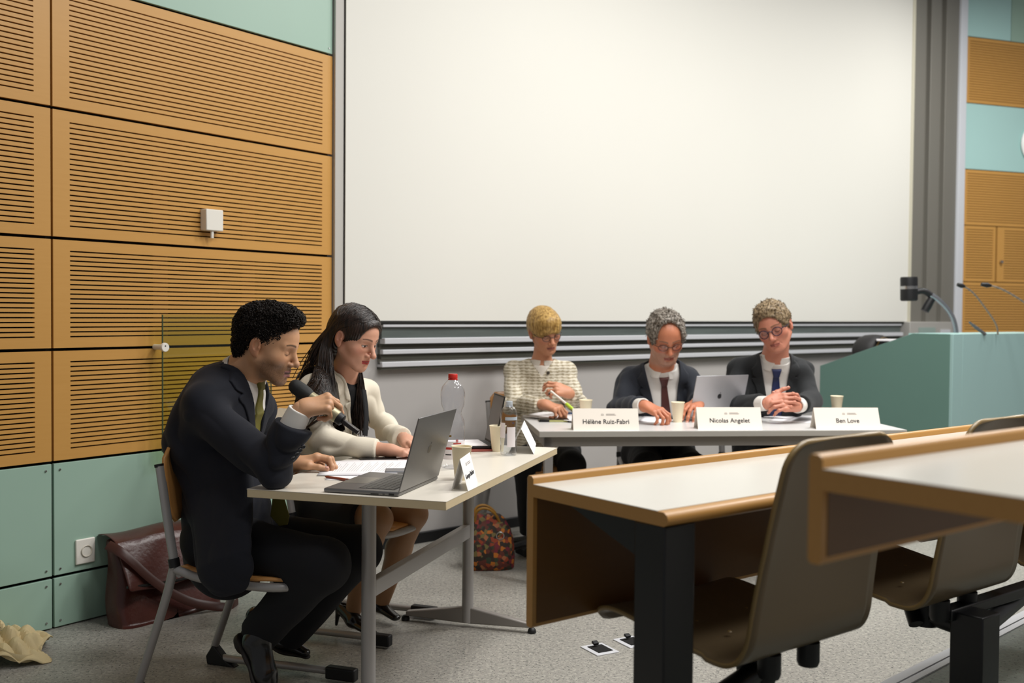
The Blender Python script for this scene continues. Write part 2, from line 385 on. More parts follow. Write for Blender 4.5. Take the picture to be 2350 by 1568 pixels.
for (sx, sz) in ((.0, .80), (.06, .70), (.12, .68), (.20, .685), (.235, .735), (.25, .80), (.25, .815), (.235, .818), (.215, .79), (.16, .72), (.05, .71), (0, .715)):
    row = []
    for k in range(25):
        a = -PI/2+PI*k/24; row.append(Vector((max(.0, .03+sx*1.55*math.cos(a)), cy+(sx*1.12)*math.sin(a), sz)))
    P.append(row)
MB().grid(P).build('bowl', mat('ceramic', '#dcdcd2', .15, coat=.5), wb)
# ------------------------------------------------------------------ near table
TZ = .74
A = G(567, 1122, TZ); B = G(1024, 1152, TZ); C = G(1279, 1028, TZ)
nv = (C-B).normalized(); tabW = (B-A).length; tabL = (C-B).length
aT = math.atan2(nv.x, nv.y); ev = Vector((math.cos(aT), -math.sin(aT), 0))
TB = B-ev*tabW; TB.z = 0
def onT(x, y, z=TZ): return TB+ev*x+nv*y+Vector((0, 0, z))
def Tloc(p): d = Vector(p)-TB; return d.dot(ev), d.dot(nv)
t1 = thing('folding_table', 'white speakers table on a grey T-leg frame, chipped beige edges, the nearer of two tables', 'table', TB, -aT)
MB().box(0, tabW, 0, tabL, TZ-.0015, TZ).build('laminate_top', m_top, t1, smooth=False)
MB().box(0.0005, tabW-.0005, .0005, tabL-.0005, TZ-.026, TZ-.0015).build('tabletop', m_edge, t1, bevel=.0015)
LX = tabW*.5
lg = G(1073, 1427, .02); lx, ly_far = Tloc(lg)
lq = G(845, 1620, .02); _, ly_near = Tloc(lq)
for yy in (ly_near, ly_far):
    MB().tube([(lx, yy, .02), (lx, yy, TZ-.026)], .0235, 24, flat=1.0).build('leg', m_silver, t1)
    f = MB()
    for sgn in (-1, 1):
        f.prism([(lx, yy-.016, .015), (lx+sgn*.27, yy-.016, .022), (lx+sgn*.27, yy-.016, .042), (lx, yy-.016, .085)], (0, .032, 0))
    f.build('foot_bar', mat('foot_grey', '#8a8580', .45, .2), t1, bevel=.006)
    for sgn in (-1, 1):
        MB().lathe([(0, .022), (.008, .022), (.015, .016), (.018, .006), (.017, 0), (0, 0)], 16, c=(lx+sgn*.275, yy, 0)).build('foot_pad', m_blackp, t1)
    MB().box(lx-.26, lx+.26, yy-.02, yy+.02, TZ-.05, TZ-.026).build('top_bracket', m_silver, t1)
MB().box(lx-.016, lx+.016, ly_near+.02, ly_far-.02, .37, .425).build('stretcher', m_silver, t1, bevel=.004)
# ------------------------------------------------------------------ panel table
fl, fr = G(1237.5, 990.5, TZ), G(2082, 987, TZ); bl, br = G(1213, 957, TZ), G(2020, 966, TZ)
pd = (fr-fl).normalized(); aP = math.atan2(-pd.y, pd.x); pn = Vector((-pd.y, pd.x, 0)); pL = (fr-fl).length; pW = .72
def onP(x, y, z=TZ): return Vector((fl.x, fl.y, 0))+pd*x+pn*y+Vector((0, 0, z))
t2 = thing('panel_table', 'long pale grey table where the three panel members sit', 'table', (fl.x, fl.y, 0), -aP)
MB().box(0, pL, 0, pW, TZ-.028, TZ-.001).build('tabletop', m_edge2, t2, bevel=.002)
MB().box(.001, pL-.001, .001, pW-.001, TZ-.001, TZ).build('laminate_top', m_top2, t2, smooth=False)
ap = MB(); ap.box(.03, pL-.03, .03, .055, TZ-.075, TZ-.028); ap.box(.03, pL-.03, pW-.055, pW-.03, TZ-.075, TZ-.028); ap.box(.03, .055, .03, pW-.03, TZ-.075, TZ-.028); ap.box(pL-.055, pL-.03, .03, pW-.03, TZ-.075, TZ-.028)
ap.build('apron', mat('apron_grey', '#8d8983', .45, .2), t2)
for (x, y) in ((.03, .03), (.03, pW-.07), (pL-.07, .03), (pL-.07, pW-.07)):
    MB().box(x, x+.04, y, y+.04, 0, TZ-.03).build('leg', m_silver, t2, bevel=.003)

# ------------------------------------------------------------------ lecture hall benches
aB = math.radians(52)
bd = Vector((math.sin(aB), math.cos(aB), 0)); bn = Vector((math.cos(aB), -math.sin(aB), 0))   # bn towards the audience
ZD1 = .91*K+.005
c1 = G(1224, 1111.7, ZD1); c2 = G(1533, 1178, ZD1); dep = (c2-c1).dot(bn)
def bench(name, label, org, zt, zfloor, L, dep, ph, posts, k=1):
    b = thing(name, label, 'desk', (org.x, org.y, zfloor), -aB); z = zt-zfloor
    MB().box(.0, dep-.03, .0, L, z-.0012, z).build('laminate_top', m_desktop, b, smooth=False)
    # beech board with rounded nosing and raised back lip
    prof = [(0, z-.0012), (dep-.03, z-.0012), (dep-.012, z-.001), (dep-.003, z-.007), (dep, z-.016), (dep-.003, z-.025), (dep-.012, z-.03), (0, z-.03)]
    MB().prism([(x, 0, zz) for x, zz in prof], (0, L, 0)).build('wood_board', m_deskwood, b, ang=.9)
    pp = [(-.022, z+.012), (-.018, z+.018), (-.006, z+.018), (0, z+.012), (0, z-ph), (-.004, z-ph-.006), (-.018, z-ph-.006), (-.022, z-ph)]
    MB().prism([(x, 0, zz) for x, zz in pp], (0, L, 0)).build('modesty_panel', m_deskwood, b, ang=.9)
    MB().box(.0002, .0012, .012, L-.012, z-ph+.004, z-.031).build('panel_shade_face', m_deskshade, b, smooth=False)  # thin dark sheet painting the shade below the board onto the panel
    for py in posts:
        p = MB().box(dep-.095, dep-.008, py, py+.09, 0, z-.03).build('post', m_black, b, bevel=.004)
        br_ = MB().prism([(dep-.095, py+.03, z-.03), (.10, py+.03, z-.03), (.10, py+.03, z-.04), (dep-.095, py+.03, z-.12)], (0, .02, 0)).build('bracket', m_black, b)
        MB().box(dep-.14, dep+.03, py-.03, py+.115, 0, .012).build('base_plate', m_black, b)
    return b
b1 = bench('lecture_desk', 'front row beech lecture desk with white top and raised back lip', c1, ZD1, .165, 5.5, dep, .33, (.0, 2.6, 5.2))
ZD2 = ZD1+.19
c3 = G(1888, 1076, ZD2)
t3 = tier(.355, .86, '')
struct(t3, 'floor', m_floor)
b2 = bench('lecture_desk', 'blurred second row lecture desk closest to the camera at the right edge', c3, ZD2, .355, 3.2, dep, .125, (1.6,))

# moulded swing seats of the front row
def shell_mesh():
    # side profile (x towards the audience = back of sitter, z up), width along y
    prof = smooth_path([(-.43, 0, -.035), (-.415, 0, .0), (-.36, 0, .012), (-.2, 0, -.012), (-.07, 0, -.03), (-.005, 0, -.03), (.03, 0, .01), (.035, 0, .1), (.046, 0, .22), (.070, 0, .34), (.096, 0, .455)], 3)
    n = len(prof); rows = []
    L = [0]
    for i in range(1, n): L.append(L[-1]+(prof[i]-prof[i-1]).length)
    for i, p in enumerate(prof):
        s = L[i]/L[-1]; zz = p.z
        w_ = .225
        if s > .45: w_ = .225-.033*((s-.45)/.55)
        e = L[-1]-L[i]
        if e < .06: w_ -= .06-math.sqrt(max(0, .06**2-(.06-e)**2))
        e = L[i]
        if e < .05: w_ -= .05-math.sqrt(max(0, .05**2-(.05-e)**2))
        cv = .018*max(0, min(1, (s-.5)*4))
        rows.append([Vector((p.x+cv*(abs(v)**2), w_*v, p.z+(.006*(v*v) if s < .4 else 0))) for v in np.linspace(-1, 1, 17)])
    return MB().grid(rows)
def swing_seat(loc, rz, label):
    s = thing('lecture_chair', label, 'chair', loc, rz, 'front row swing chairs')
    sh = shell_mesh().build('seat_shell', m_shell, s, solid=.011)
    sh.data.materials.append(m_shelledge); sh.modifiers['s'].material_offset_rim = 1
    a = MB(); a.tube([(-.16, -.03, -.035), (-.13, -.03, -.08), (-.10, -.05, -.12)], .02, 12); a.build('swivel_hub', m_black, s)
    MB().box(-.22, -.06, -.11, .11, -.047, -.028).build('seat_plate', m_black, s, bevel=.004)
    for yy in (-.075, .065):
        MB().lathe([(0, -.085), (.022, -.085), (.026, -.075), (.026, -.03), (0, -.03)], 16, c=(-.02, yy, .0)).build('buffer', m_blackp, s)
    for yy in (-.09, .09):
        for xx in (-.22, -.12): MB().lathe([(0, .002), (.004, .002), (.006, 0)], 10, c=(xx, yy, -.004)).build('screw', m_shelledge, s)
    return s
SW = G(1690, 1548, .57); SE = G(1950, 1450, .57)
seat0 = swing_seat((0, 0, 0), -aB, 'nearest brown moulded swing seat in front of the first desk')
def seat_at(px, py, z, first=None, label=None, rot=0):
    p = G(px, py, z); p = p+bd*.23-bn*.02
    if first: first.location = p+Vector((0, 0, .035)); first.rotation_euler.z = -aB+rot; return first
    return dup(seat0, p+Vector((0, 0, .035)), -aB+rot, label)
seat_at(1693, 1550, .54, seat0)
s2 = seat_at(2115, 1412, .54, None, 'brown moulded swing seat, second from the left end of the front row')
p1_, p2_ = seat0.location.copy(), s2.location.copy(); st = (p2_-p1_)
s3 = dup(seat0, p1_+st*2, -aB, 'brown swing seat partly hidden at the right edge, third in the front row')
# steel arms that carry the chairs from the desk posts
def arm(chair, a, b):
    mw = Matrix.Translation(chair.location) @ Matrix.Rotation(chair.rotation_euler.z, 4, 'Z'); iv = mw.inverted(); a2 = iv @ a; b2 = iv @ b
    am = MB().tube([a2, a2*.5+b2*.5, b2], .026, 12).build('support_arm', m_black, chair)
    MB().tube([b2-Vector((0, 0, .03)), b2+Vector((0, 0, .05))], .032, 14).build('pivot', m_blackp, am)
def bpt(x, y, z): return Vector((c1.x, c1.y, 0))+bn*x+bd*y+Vector((0, 0, z))
arm(seat0, bpt(.37, .07, .42), seat0.location+Vector((0, 0, -.10))-bn*.1)
arm(s2, bpt(.47, 1.13, .46), s2.location+Vector((0, 0, -.10))-bn*.1)
arm(s3, bpt(.47, 1.13, .46), s3.location+Vector((0, 0, -.10))-bn*.1)
mw = Matrix.Translation(s2.location) @ Matrix.Rotation(s2.rotation_euler.z, 4, 'Z'); pd_ = mw.inverted() @ bpt(.47, 1.12, 0)
MB().box(pd_.x-.045, pd_.x+.045, pd_.y-.045, pd_.y+.045, .165-s2.location.z, .515-s2.location.z).build('pedestal', m_black, s2, bevel=.004)
MB().box(pd_.x-.075, pd_.x-.03, pd_.y-.06, pd_.y+.45, .49-s2.location.z, .52-s2.location.z).build('seat_beam', m_black, s2, bevel=.004)

# ------------------------------------------------------------------ lectern
lz = HC-(39.5*(6.8*K)/FPX)
lc = Vector((2.87*K, 6.8*K, 0))
aN = math.atan2(-.65, .76)
le = thing('lectern', 'large teal lectern with sloping side panel', 'lectern', lc, -aF)
zt_, zl_ = 1.205*K, .955*K
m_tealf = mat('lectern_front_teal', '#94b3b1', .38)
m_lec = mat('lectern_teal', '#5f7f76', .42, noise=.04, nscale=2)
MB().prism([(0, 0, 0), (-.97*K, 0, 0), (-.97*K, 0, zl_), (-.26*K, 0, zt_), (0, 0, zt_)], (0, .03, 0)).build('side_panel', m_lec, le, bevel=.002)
MB().box(-.0, .02, 0, .13, 0, zt_).build('front_post', m_tealf, le, bevel=.002)
MB().box(-.0, .018, .135, 1.6, .06, zt_).build('front_panel', m_tealf, le, bevel=.002)
MB().box(-.0, .004, .135, 1.6, .0, .06).build('plinth', m_blackp, le)
MB().box(-.9*K, -.02, .03, 1.6, .86*K, .9*K).build('worktop', m_top2, le)
MB().box(-.3, 0, .03, 1.6, zt_-.03, zt_).build('top_shelf', m_tealr, le)
# backpack on the lectern worktop
def blob(name, m, parent, rows, cx, cyc, n=22, amp=.008, seed=1, **k):
    rnd = random.Random(seed); ph = [rnd.random()*6 for _ in range(6)]; P = []
    for i, (z, rx, ry, ox, oy) in enumerate(rows):
        r = []
        for j in range(n):
            a = 2*PI*j/n; w_ = 1+amp*30*(math.sin(3*a+ph[0]+z*20)*.4+math.sin(5*a+ph[1]-z*33)*.3+math.sin(8*a+ph[2]+z*60)*.2)*.12
            ca, sa = math.cos(a), math.sin(a); e = .7
            r.append(Vector((cx+ox+rx*w_*math.copysign(abs(ca)**e, ca), cyc+oy+ry*w_*math.copysign(abs(sa)**e, sa), z)))
        r.append(r[0].copy()); P.append(r)
    mb = MB().grid(P); 
    mb.f.append(tuple(range(n))); mb.f.append(tuple((len(P)-1)*(n+1)+j for j in range(n)))
    return mb.build(name, m, parent, ang=1.2, **k)
bp = thing('backpack', 'black backpack lying on the lectern behind its sloping side', 'backpack', D(2000, 803, 7.5), -aF)
m_nyl = mat('black_nylon', '#1d1c1d', .6, bump=.4, bscale=90)
blob('bag_body', m_nyl, bp, [(-.12, .09, .11, 0, 0), (-.08, .11, .145, 0, 0), (.0, .11, .15, 0, 0), (.05, .10, .14, 0, .01), (.085, .08, .11, 0, .02), (.105, .05, .07, 0, .03), (.11, .01, .02, 0, .03)], 0, 0, 24, .006, 3)
MB().tube(smooth_path([(.11, -.12, .03), (.09, -.03, .09), (.07, .07, .09), (.10, .14, .05)]), .004, 8).build('zip', m_brass, bp)
MB().tube(smooth_path([(.125, -.05, .02), (.14, -.06, -.0), (.14, -.03, -.02), (.13, -.02, 0)]), .006, 8).build('buckle', m_metal, bp)
pp_ = tag(MB().box(-.12, .12, -.12, .12, 0, .01).build('paper_stack', m_paper, loc=D(2052, 779, 7.35)-Vector((0, 0, .01)), rz=-.3), 'white papers beside the backpack on the lectern', 'paper')
# document camera
dcam = thing('document_camera', 'black document camera with a silver curved arm on the lectern', 'document camera', D(2195, 770, 7.2), 0)
o0 = D(2195, 770, 7.2)
rel = lambda px, py, Y=7.2: D(px, py, Y)-o0
MB().tube(smooth_path([rel(2196, 800), rel(2193, 745), rel(2178, 712), rel(2152, 686), rel(2135, 676)]), [.026]*33, 12, flat=.6).build('arm', mat('arm_silver', '#8e9095', .25, .8), dcam)
MB().tube(smooth_path([rel(2136, 678), rel(2122, 668), rel(2110, 668), rel(2098, 672)], 2), .022, 12).build('neck', m_blackp, dcam)
MB().tube([rel(2086, 691), rel(2086, 688), rel(2086, 640), rel(2086, 636)], [.05, .058, .058, .055], 24).build('camera_head', m_blackp, dcam)
MB().tube([rel(2086, 664), rel(2086, 657)], .0595, 24).build('silver_ring', m_metal, dcam)
MB().tube([rel(2122, 714), rel(2128, 703), rel(2138, 686)], [.028, .03, .026], 16).build('lamp_head', m_blackp, dcam)
def goose(label, pts, Y=7.0):
    o = D(pts[0][0], pts[0][1], Y); g = thing('gooseneck_microphone', label, 'microphone', o, 0, 'gooseneck microphones on the lectern')
    P = [D(x, y, Y)-o for x, y in pts]
    MB().tube(smooth_path(P[:-1]), .006, 8).build('gooseneck', mat('goose_metal', '#8a7f72', .4, .6), g)
    MB().tube([P[-2], P[-2]*.6+P[-1]*.4, P[-1]], [.009, .017, .012], 12).build('microphone_capsule', m_blackp, g)
    return g
goose('left gooseneck microphone rising steeply from the lectern', [(2290, 768), (2288, 745), (2262, 708), (2235, 672), (2214, 658), (2197, 653)])
goose('right gooseneck microphone leaning out past the edge of the photo', [(2390, 735), (2362, 702), (2330, 680), (2297, 662), (2275, 656), (2252, 653)])
pn_ = thing('stylus_holder', 'slim grey stylus leaning up from the lectern top between the microphones', 'stylus', D(2260, 766, 6.9))
o = D(2260, 766, 6.9); MB().tube([D(2262, 768, 6.9)-o, D(2240, 752, 6.9)-o, D(2224, 739, 6.9)-o], [.01, .012, .006], 10).build('stylus_body', mat('stylus_grey', '#5e5f60', .4, .4), pn_)

# ------------------------------------------------------------------ cups, bottles
def cup(loc, label, h=.098, rt=.034, rb=.0225, inner=True):
    c = thing('paper_cup', label, 'cup', loc, 0, None)
    prof = [(0, .002), (rb-.001, .002), (rb, 0), (rt, h), (rt+.0018, h+.001), (rt+.001, h+.003), (rt-.001, h+.002), (rb-.001, .006), (0, .006)]
    MB().lathe(prof, 40).build('cup_wall', m_cup, c, ang=1.0)
    return c
cup(G(1059, 1101, TZ), 'tall cream paper cup behind the white name card on the near table', h=.108, rt=.033, rb=.022)
cup(G(1142, 1036, TZ), 'cream paper cup left of the small water bottle', h=.1, rt=.033)
cup(G(1344, 962, TZ), 'cream paper cup behind the first name card on the panel table')
cup(G(1555, 969, TZ), 'cream paper cup in front of the silver laptop, left of the second name card', h=.1)
cup(G(1920, 950, TZ), 'short cream paper cup behind the third name card')
def bottle(loc, label, prof, capz, capr, caph, m_cap, waterz=None, name='water_bottle'):
    b = thing(name, label, 'bottle', loc)
    MB().lathe(prof, 48).build('bottle_body', m_pet, b, ang=1.3)
    cp = MB(); n = 40; pr = [(0, capz+caph), (capr*.92, capz+caph), (capr, capz+caph-.002), (capr, capz), (capr*.9, capz)]
    cp.lathe(pr, n); cp.build('bottle_cap', m_cap, b)
    MB().lathe([(capr*1.06, capz-.006), (capr*1.06, capz-.002), (capr*.9, capz-.001)], 32).build('cap_ring', m_cap, b)
    return b
bb = bottle(G(1038, 1074, TZ), 'large empty clear water bottle with a red cap', [(0, .012), (.02, .008), (.03, 0), (.04, .004), (.0435, .018), (.0435, .1), (.0425, .103), (.0435, .108), (.0435, .150), (.040, .170), (.0335, .185), (.031, .195), (.0335, .206), (.041, .225), (.0435, .25), (.0435, .268), (.038, .288), (.026, .303), (.0165, .314), (.014, .32), (.014, .328)], .318, .0165, .015, m_red)
m_lab = mat('white_label', '#e9e2e4', .5); m_labr = mat('label_red', '#b8362c', .5)
def arc_label(parent, r, a0, a1, z0, z1, m, name='label'):
    P = [[Vector((r*math.cos(a), r*math.sin(a), z)) for z in (z0, z1)] for a in np.linspace(a0, a1, 24)]
    return MB().grid(P).build(name, m, parent)
arc_label(bb, .0440, -2.9, -.1, .035, .098, m_lab)
def arc_text(parent, s, r, ac, z, size, m):
    cu = bpy.data.curves.new('t', 'FONT'); cu.body = s; cu.size = size; cu.align_x = 'CENTER'; cu.offset = size*.02
    tmp = bpy.data.objects.new('t', cu); COL.objects.link(tmp); dg = bpy.context.evaluated_depsgraph_get(); me = bpy.data.meshes.new_from_object(tmp.evaluated_get(dg)); bpy.data.objects.remove(tmp)
    for v in me.vertices:
        a = ac+v.co.x/r; zz = z+v.co.y; v.co = (r*math.cos(a), r*math.sin(a), zz)
    me.materials.clear(); me.materials.append(m); return link('label_print', me, parent)
cr = MB()
for (a, z, s) in ((-1.15, .10, .006), ):
    cr.box(.0441, .0443, -.0045, .0045, z-.0045, z+.0045, m=Matrix.Rotation(a, 4, 'Z'))
cr.build('label_cross', m_labr, bb)
cw = MB(); cw.box(.0443, .0445, -.0009, .0009, .097, .103, m=Matrix.Rotation(-1.15, 4, 'Z')); cw.box(.0443, .0445, -.003, .003, .0991, .1009, m=Matrix.Rotation(-1.15, 4, 'Z')); cw.build('label_cross_white', m_paper, bb)
arc_label(bb, .04415, -1.45, -.75, .089, .093, m_labr, 'label_stripe')
arc_label(bb, .04415, -2.2, -1.5, .07, .078, m_labr, 'label_stripe'); arc_label(bb, .04415, -2.1, -1.6, .05, .054, m_ink, 'label_stripe')
arc_label(bb, .0437, -1.85, -1.6, .115, .121, mat('gold_badge', '#7a5c10', .4), 'neck_badge')
sm_ = bottle(G(1167, 1045, TZ), 'small clear half-full water bottle with a clear cap on the near table', [(0, .012), (.012, .006), (.02, 0), (.03, .003), (.0325, .014), (.0325, .07), (.0318, .073), (.0325, .077), (.0325, .150), (.0325, .156), (.0305, .170), (.024, .184), (.016, .191), (.0135, .194), (.0135, .198)], .194, .0145, .016, mat('clear_cap', '#bfc6cc', .25, trans=.3))
MB().lathe([(0, .010), (.030, .010), (.0318, .016), (.0318, .135), (0, .135)], 40).build('water', m_water, sm_)
arc_label(sm_, .0331, -2.9, -2.0, .07, .128, m_lab); arc_label(sm_, .0331, -1.75, -.7, .035, .112, m_lab); arc_label(sm_, .0331, -2.0, -.2, .138, .150, mat('band_blue', '#aeb8c2', .4), 'label_band')  # front label arc also paints in the cup seen refracted through the bottle
arc_text(sm_, 'VI', .0333, -1.05, .124, .011, mat('label_blue', '#3b4566', .5))

# ------------------------------------------------------------------ name cards
def tent(loc, rz, label, w_, h, d, m, name_text=None, tsize=.02, over=.0):
    t = thing('name_card', label, 'name card', loc, rz, None)
    # local: x along the card, -y towards the reader
    MB().grid([[Vector((x, -d, 0)), Vector((x, 0, h))] for x in np.linspace(-w_/2, w_/2, 5)]).build('front_flap', m, t, solid=.0006, smooth=False)
    MB().grid([[Vector((x, d, 0)), Vector((x, 0, h))] for x in np.linspace(-w_/2, w_/2, 5)]).build('rear_flap', m, t, solid=.0006, smooth=False)
    if name_text:
        up = Vector((0, d, h)).normalized(); base = Vector((0, -d, 0)); nrm = Vector((0, -h, d)).normalized()
        text_mesh('printed_name', name_text, tsize, m_ink, t, frame(base+up*(h*.42)+nrm*.0012, (1, 0, 0), up), bold=tsize*.009)
        lo = MB()
        c_ = base+up*(h*.78)+nrm*.001
        Mx = frame(c_, (1, 0, 0), up)
        for (a, b, c, e) in ((.002, .045, .0015, .0035), (.002, .05, -.0035, -.0015), (-.022, -.008, -.004, -.003), (-.021, -.019, -.003, .004), (-.016, -.014, -.003, .005), (-.011, -.009, -.003, .004)):
            lo.box(a, b, c, e, 0, .0003, m=Mx)
        lo.build('letterhead', m_inkgrey, t)
    return t
def tent_px(x0, x1, yb, yt, label, txt, ts, rzoff=0):
    a = G(x0, yb, TZ); b = G(x1, yb, TZ); c = (a+b)/2; w_ = (b-a).length; dd = (b-a)
    rz = math.atan2(dd.y, dd.x)+rzoff; h = (yb-yt)/FPX*c.y*.99
    n = Vector((-math.sin(rz), math.cos(rz), 0)); return tent(c+n*.042, rz, label, w_, h, .042, m_card, txt, ts)
tent_px(1316, 1467, 988, 939, 'folded white name card printed Hélène Ruiz-Fabri, leftmost on the panel table', 'Hélène Ruiz-Fabri', .031)
tent_px(1602, 1750, 985.5, 936, 'folded white name card printed Nicolas Angelet, in front of the silver laptop', 'Nicolas Angelet', .031)
tent_px(1873, 2022, 985.5, 937, 'folded white name card printed Ben Love, rightmost on the panel table', 'Ben Love', .031)
def tent_t(pn_, pf_, pl_, h, label, txt, ts):
    a = G(*pn_, TZ); b = G(*pf_, TZ); l = G(*pl_, TZ); rz = math.atan2((b-a).y, (b-a).x); d = (a-l).length/2
    n = Vector((-math.sin(rz), math.cos(rz), 0)); c = (a+b)/2+n*d
    return tent(c, rz, label, (b-a).length, h, d, m_cardw, txt, ts)
tent_t((1074, 1128), (1096, 1108), (1035, 1127), .098, 'white folded name card facing the hall beside the tall cup, at the near corner', 'Georges Barbier', .02)
tent_t((1225, 1043), (1230, 1019), (1184, 1037), .098, 'white folded name card at the far end of the near table', None, .015)

# ------------------------------------------------------------------ laptops
def laptop(name, label, hinge_a, hinge_b, depth, h, tilt, mbody, keys=True, logo=True, th=.014, screen_m=None):
    # hinge_a is the corner at local x=0; the user sits on local +y
    dd = hinge_b-hinge_a; rz = math.atan2(dd.y, dd.x); w_ = dd.length
    t = thing(name, label, 'laptop', hinge_a, rz)
    MB().box(0, w_, 0, depth, .001, th).build('base', mbody, t, bevel=.004, seg=3)
    m2 = Matrix.Translation((0, .002, th)) @ Matrix.Rotation(tilt, 4, 'X')
    MB().box(0, w_, -.0045, 0, .0, h, m=m2).build('lid', mbody, t, bevel=.0018, seg=2)
    MB().box(.008, w_-.008, 0.0002, .0008, .01, h-.006, m=m2).build('display', screen_m or m_key, t, smooth=False)
    if keys:
        kb = MB(); rows = 6; cols_ = 14; kw = (w_*.8)/cols_; kh = kw*.95; x0_ = w_*.1; y0_ = .03
        MB().box(x0_-.004, x0_+kw*cols_+.004, y0_-.004, y0_+kh*rows+.004, th-.0005, th+.0002).build('key_well', m_key, t, smooth=False)
        for r in range(rows):
            for c_ in range(cols_):
                if r == 5 and 3 < c_ < 9:
                    if c_ == 4: kb.box(x0_+c_*kw+.001, x0_+(c_+5)*kw-.001, y0_+r*kh+.001, y0_+(r+1)*kh-.001, th, th+.0012)
                    continue
                kb.box(x0_+c_*kw+.001, x0_+(c_+1)*kw-.001, y0_+r*kh+.001, y0_+(r+1)*kh-.001, th, th+.0012)
        kb.build('keyboard', mat('key_caps', '#55534f', .55), t, smooth=False)
        MB().box(w_*.32, w_*.68, y0_+kh*rows+.014, depth-.008, th-.0002, th+.0003).build('trackpad', mat('trackpad', '#8a8780', .3, .6), t, smooth=False)
    if logo:
        # bitten apple with a leaf
        pts = []
        for k in range(48):
            a = 2*PI*k/48; r = 1.0-.13*math.exp(-((a-PI/2)/.28)**2)-.07*math.exp(-((a-3*PI/2)/.22)**2)
            x, y = r*math.cos(a)*.92, r*math.sin(a)
            if (x-1.05)**2+(y-.12)**2 < .36**2:
                d_ = Vector((x-1.05, y-.12)); d_.normalize(); x, y = 1.05+d_.x*.36, .12+d_.y*.36
            pts.append((x, y))
        s = h*.062
        mb = MB().prism([m2 @ Vector((w_/2+x*s, -.0046, h*.5+y*s)) for x, y in pts], (m2.to_3x3() @ Vector((0, -.0004, 0))))
        leaf = [(0, 1.08), (.05, 1.35), (.3, 1.6), (.34, 1.5), (.3, 1.28), (.1, 1.1)]
        mb.prism([m2 @ Vector((w_/2+x*s, -.0046, h*.5+y*s)) for x, y in leaf], (m2.to_3x3() @ Vector((0, -.0004, 0))))
        mb.build('lid_logo', m_logo, t, smooth=False)
    return t
# near laptop: user (the man) on its left. local x runs from far to near so that +y points to the man
hN = G(915, 1141, TZ); hF = G(1005, 1101, TZ)
dir_h = (hF-hN).normalized(); 
lpW = (hF-hN).length
user = Vector((-dir_h.y, dir_h.x, 0))          # left of the hinge direction
lap1 = laptop('laptop', 'open space grey laptop in front of the man with the microphone', hN, hN+dir_h*lpW, .245, .232, .27, m_laptop)
# ports on the near side
pt = MB()
for (a, b, z0, z1) in ((.19, .165, .004, .0065), (.152, .145, .0045, .0065), (.132, .115, .004, .009)): pt.box(-.0006, .001, b-.1, a-.1, z0, z1)
pt.build('ports', m_key, lap1, smooth=False)
# panel laptop, seen from behind its lid
pa = G(1562, 963, TZ); la = G(1582, 965, TZ); lb = G(1715, 963, TZ)
lap2 = laptop('laptop', 'open silver laptop on the panel table, its lid towards the hall', la, la+Vector((.30, .15, 0)), .23, .228, .26, m_laptops)
for ch_ in lap2.children:
    pass
# far laptop on the near table, dark, seen from its side
fa = G(1136, 1035, TZ); fb = fa+Vector((-.045, .19, 0))
lap3 = laptop('laptop', 'dark tablet laptop standing open at the far end of the near table', fa-ev*.0, fb, .15, .20, .20, mat('dark_laptop', '#2a2b2b', .5, .3), keys=False, logo=False, th=.012, screen_m=mat('dark_screen', '#55504d', .3))
nb = thing('notebook', 'red notebook under the dark laptop', 'notebook', G(1139, 1041, TZ), math.atan2(.19, -.045))
MB().box(0, .19, 0, .15, 0, .008).build('cover', mat('red_cover', '#93463a', .5), nb, bevel=.002)
lap3.location.z += .0085
nb.location = lap3.location-Vector((0, 0, .0085))-Vector((.0, .02, 0))
wp = MB().box(.0, .19, .03, .17, .0125, .0145).build('paper_sheet', m_paper, loc=lap3.location, rz=lap3.rotation_euler.z); tag(wp, 'white papers lying on the keyboard of the dark laptop', 'paper')

# ------------------------------------------------------------------ papers, pens
def sheet(name, px, z, label, cat='paper', m=None, th=.0012, curl=0, group=None):
    P = [G(x, y, z) for x, y in px]; o = P[0].copy(); rows = []
    for i in range(9):
        u = i/8; rows.append([((P[0]*(1-u)+P[1]*u)*(1-v)+(P[3]*(1-u)+P[2]*u)*v)-o+Vector((0, 0, curl*math.sin(PI*u)*(.5+v*.5)+.0005)) for v in np.linspace(0, 1, 7)])
    s = MB().grid(rows).build(name, m or m_paper, loc=o, solid=th); tag(s, label, cat, group); return s, P
s1, P4 = sheet('printed_sheet', [(727, 1092), (905, 1092), (950, 1056), (752, 1060)], TZ+.002, 'printed white sheet held by the hand of the man with the microphone', curl=.004)
tl = MB(); o_ = P4[0]
for i in range(26):
    u = .16+i*.03
    if i % 6 == 5: continue
    a = (P4[0]*(1-u)+P4[1]*u); b = (P4[3]*(1-u)+P4[2]*u); zz = .004*math.sin(PI*u)
    e0 = .2; e1 = .82-.12*((i*7) % 3)
    q0 = a*(1-e0)+b*e0-o_; q1 = a*(1-e1)+b*e1-o_; dx = (P4[1]-P4[0]).normalized()*.0011
    f0 = Vector((0, 0, zz*(.5+e0*.5)+.0018)); f1 = Vector((0, 0, zz*(.5+e1*.5)+.0018))
    tl.add([q0+f0, q0+dx+f0, q1+dx+f1, q1+f1], [(0, 1, 2, 3)])
tl.build('printed_lines', m_inkgrey, s1, smooth=False)
sheet('paper_sheet', [(745, 1102), (840, 1104), (900, 1086), (760, 1086)], TZ+.0005, 'white sheet underneath the printed sheet')
sheet('paper_sheet', [(873, 1064), (960, 1066), (990, 1040), (885, 1050)], TZ+.0005, 'white sheet under the forearm of the woman in the cream jacket')
tag(MB().box(-.07, .07, -.035, .035, 0, .008).build('smartphone', m_black, loc=G(868, 1057, TZ), rz=.2, bevel=.003), 'dark smartphone lying before the woman in the cream jacket', 'phone')
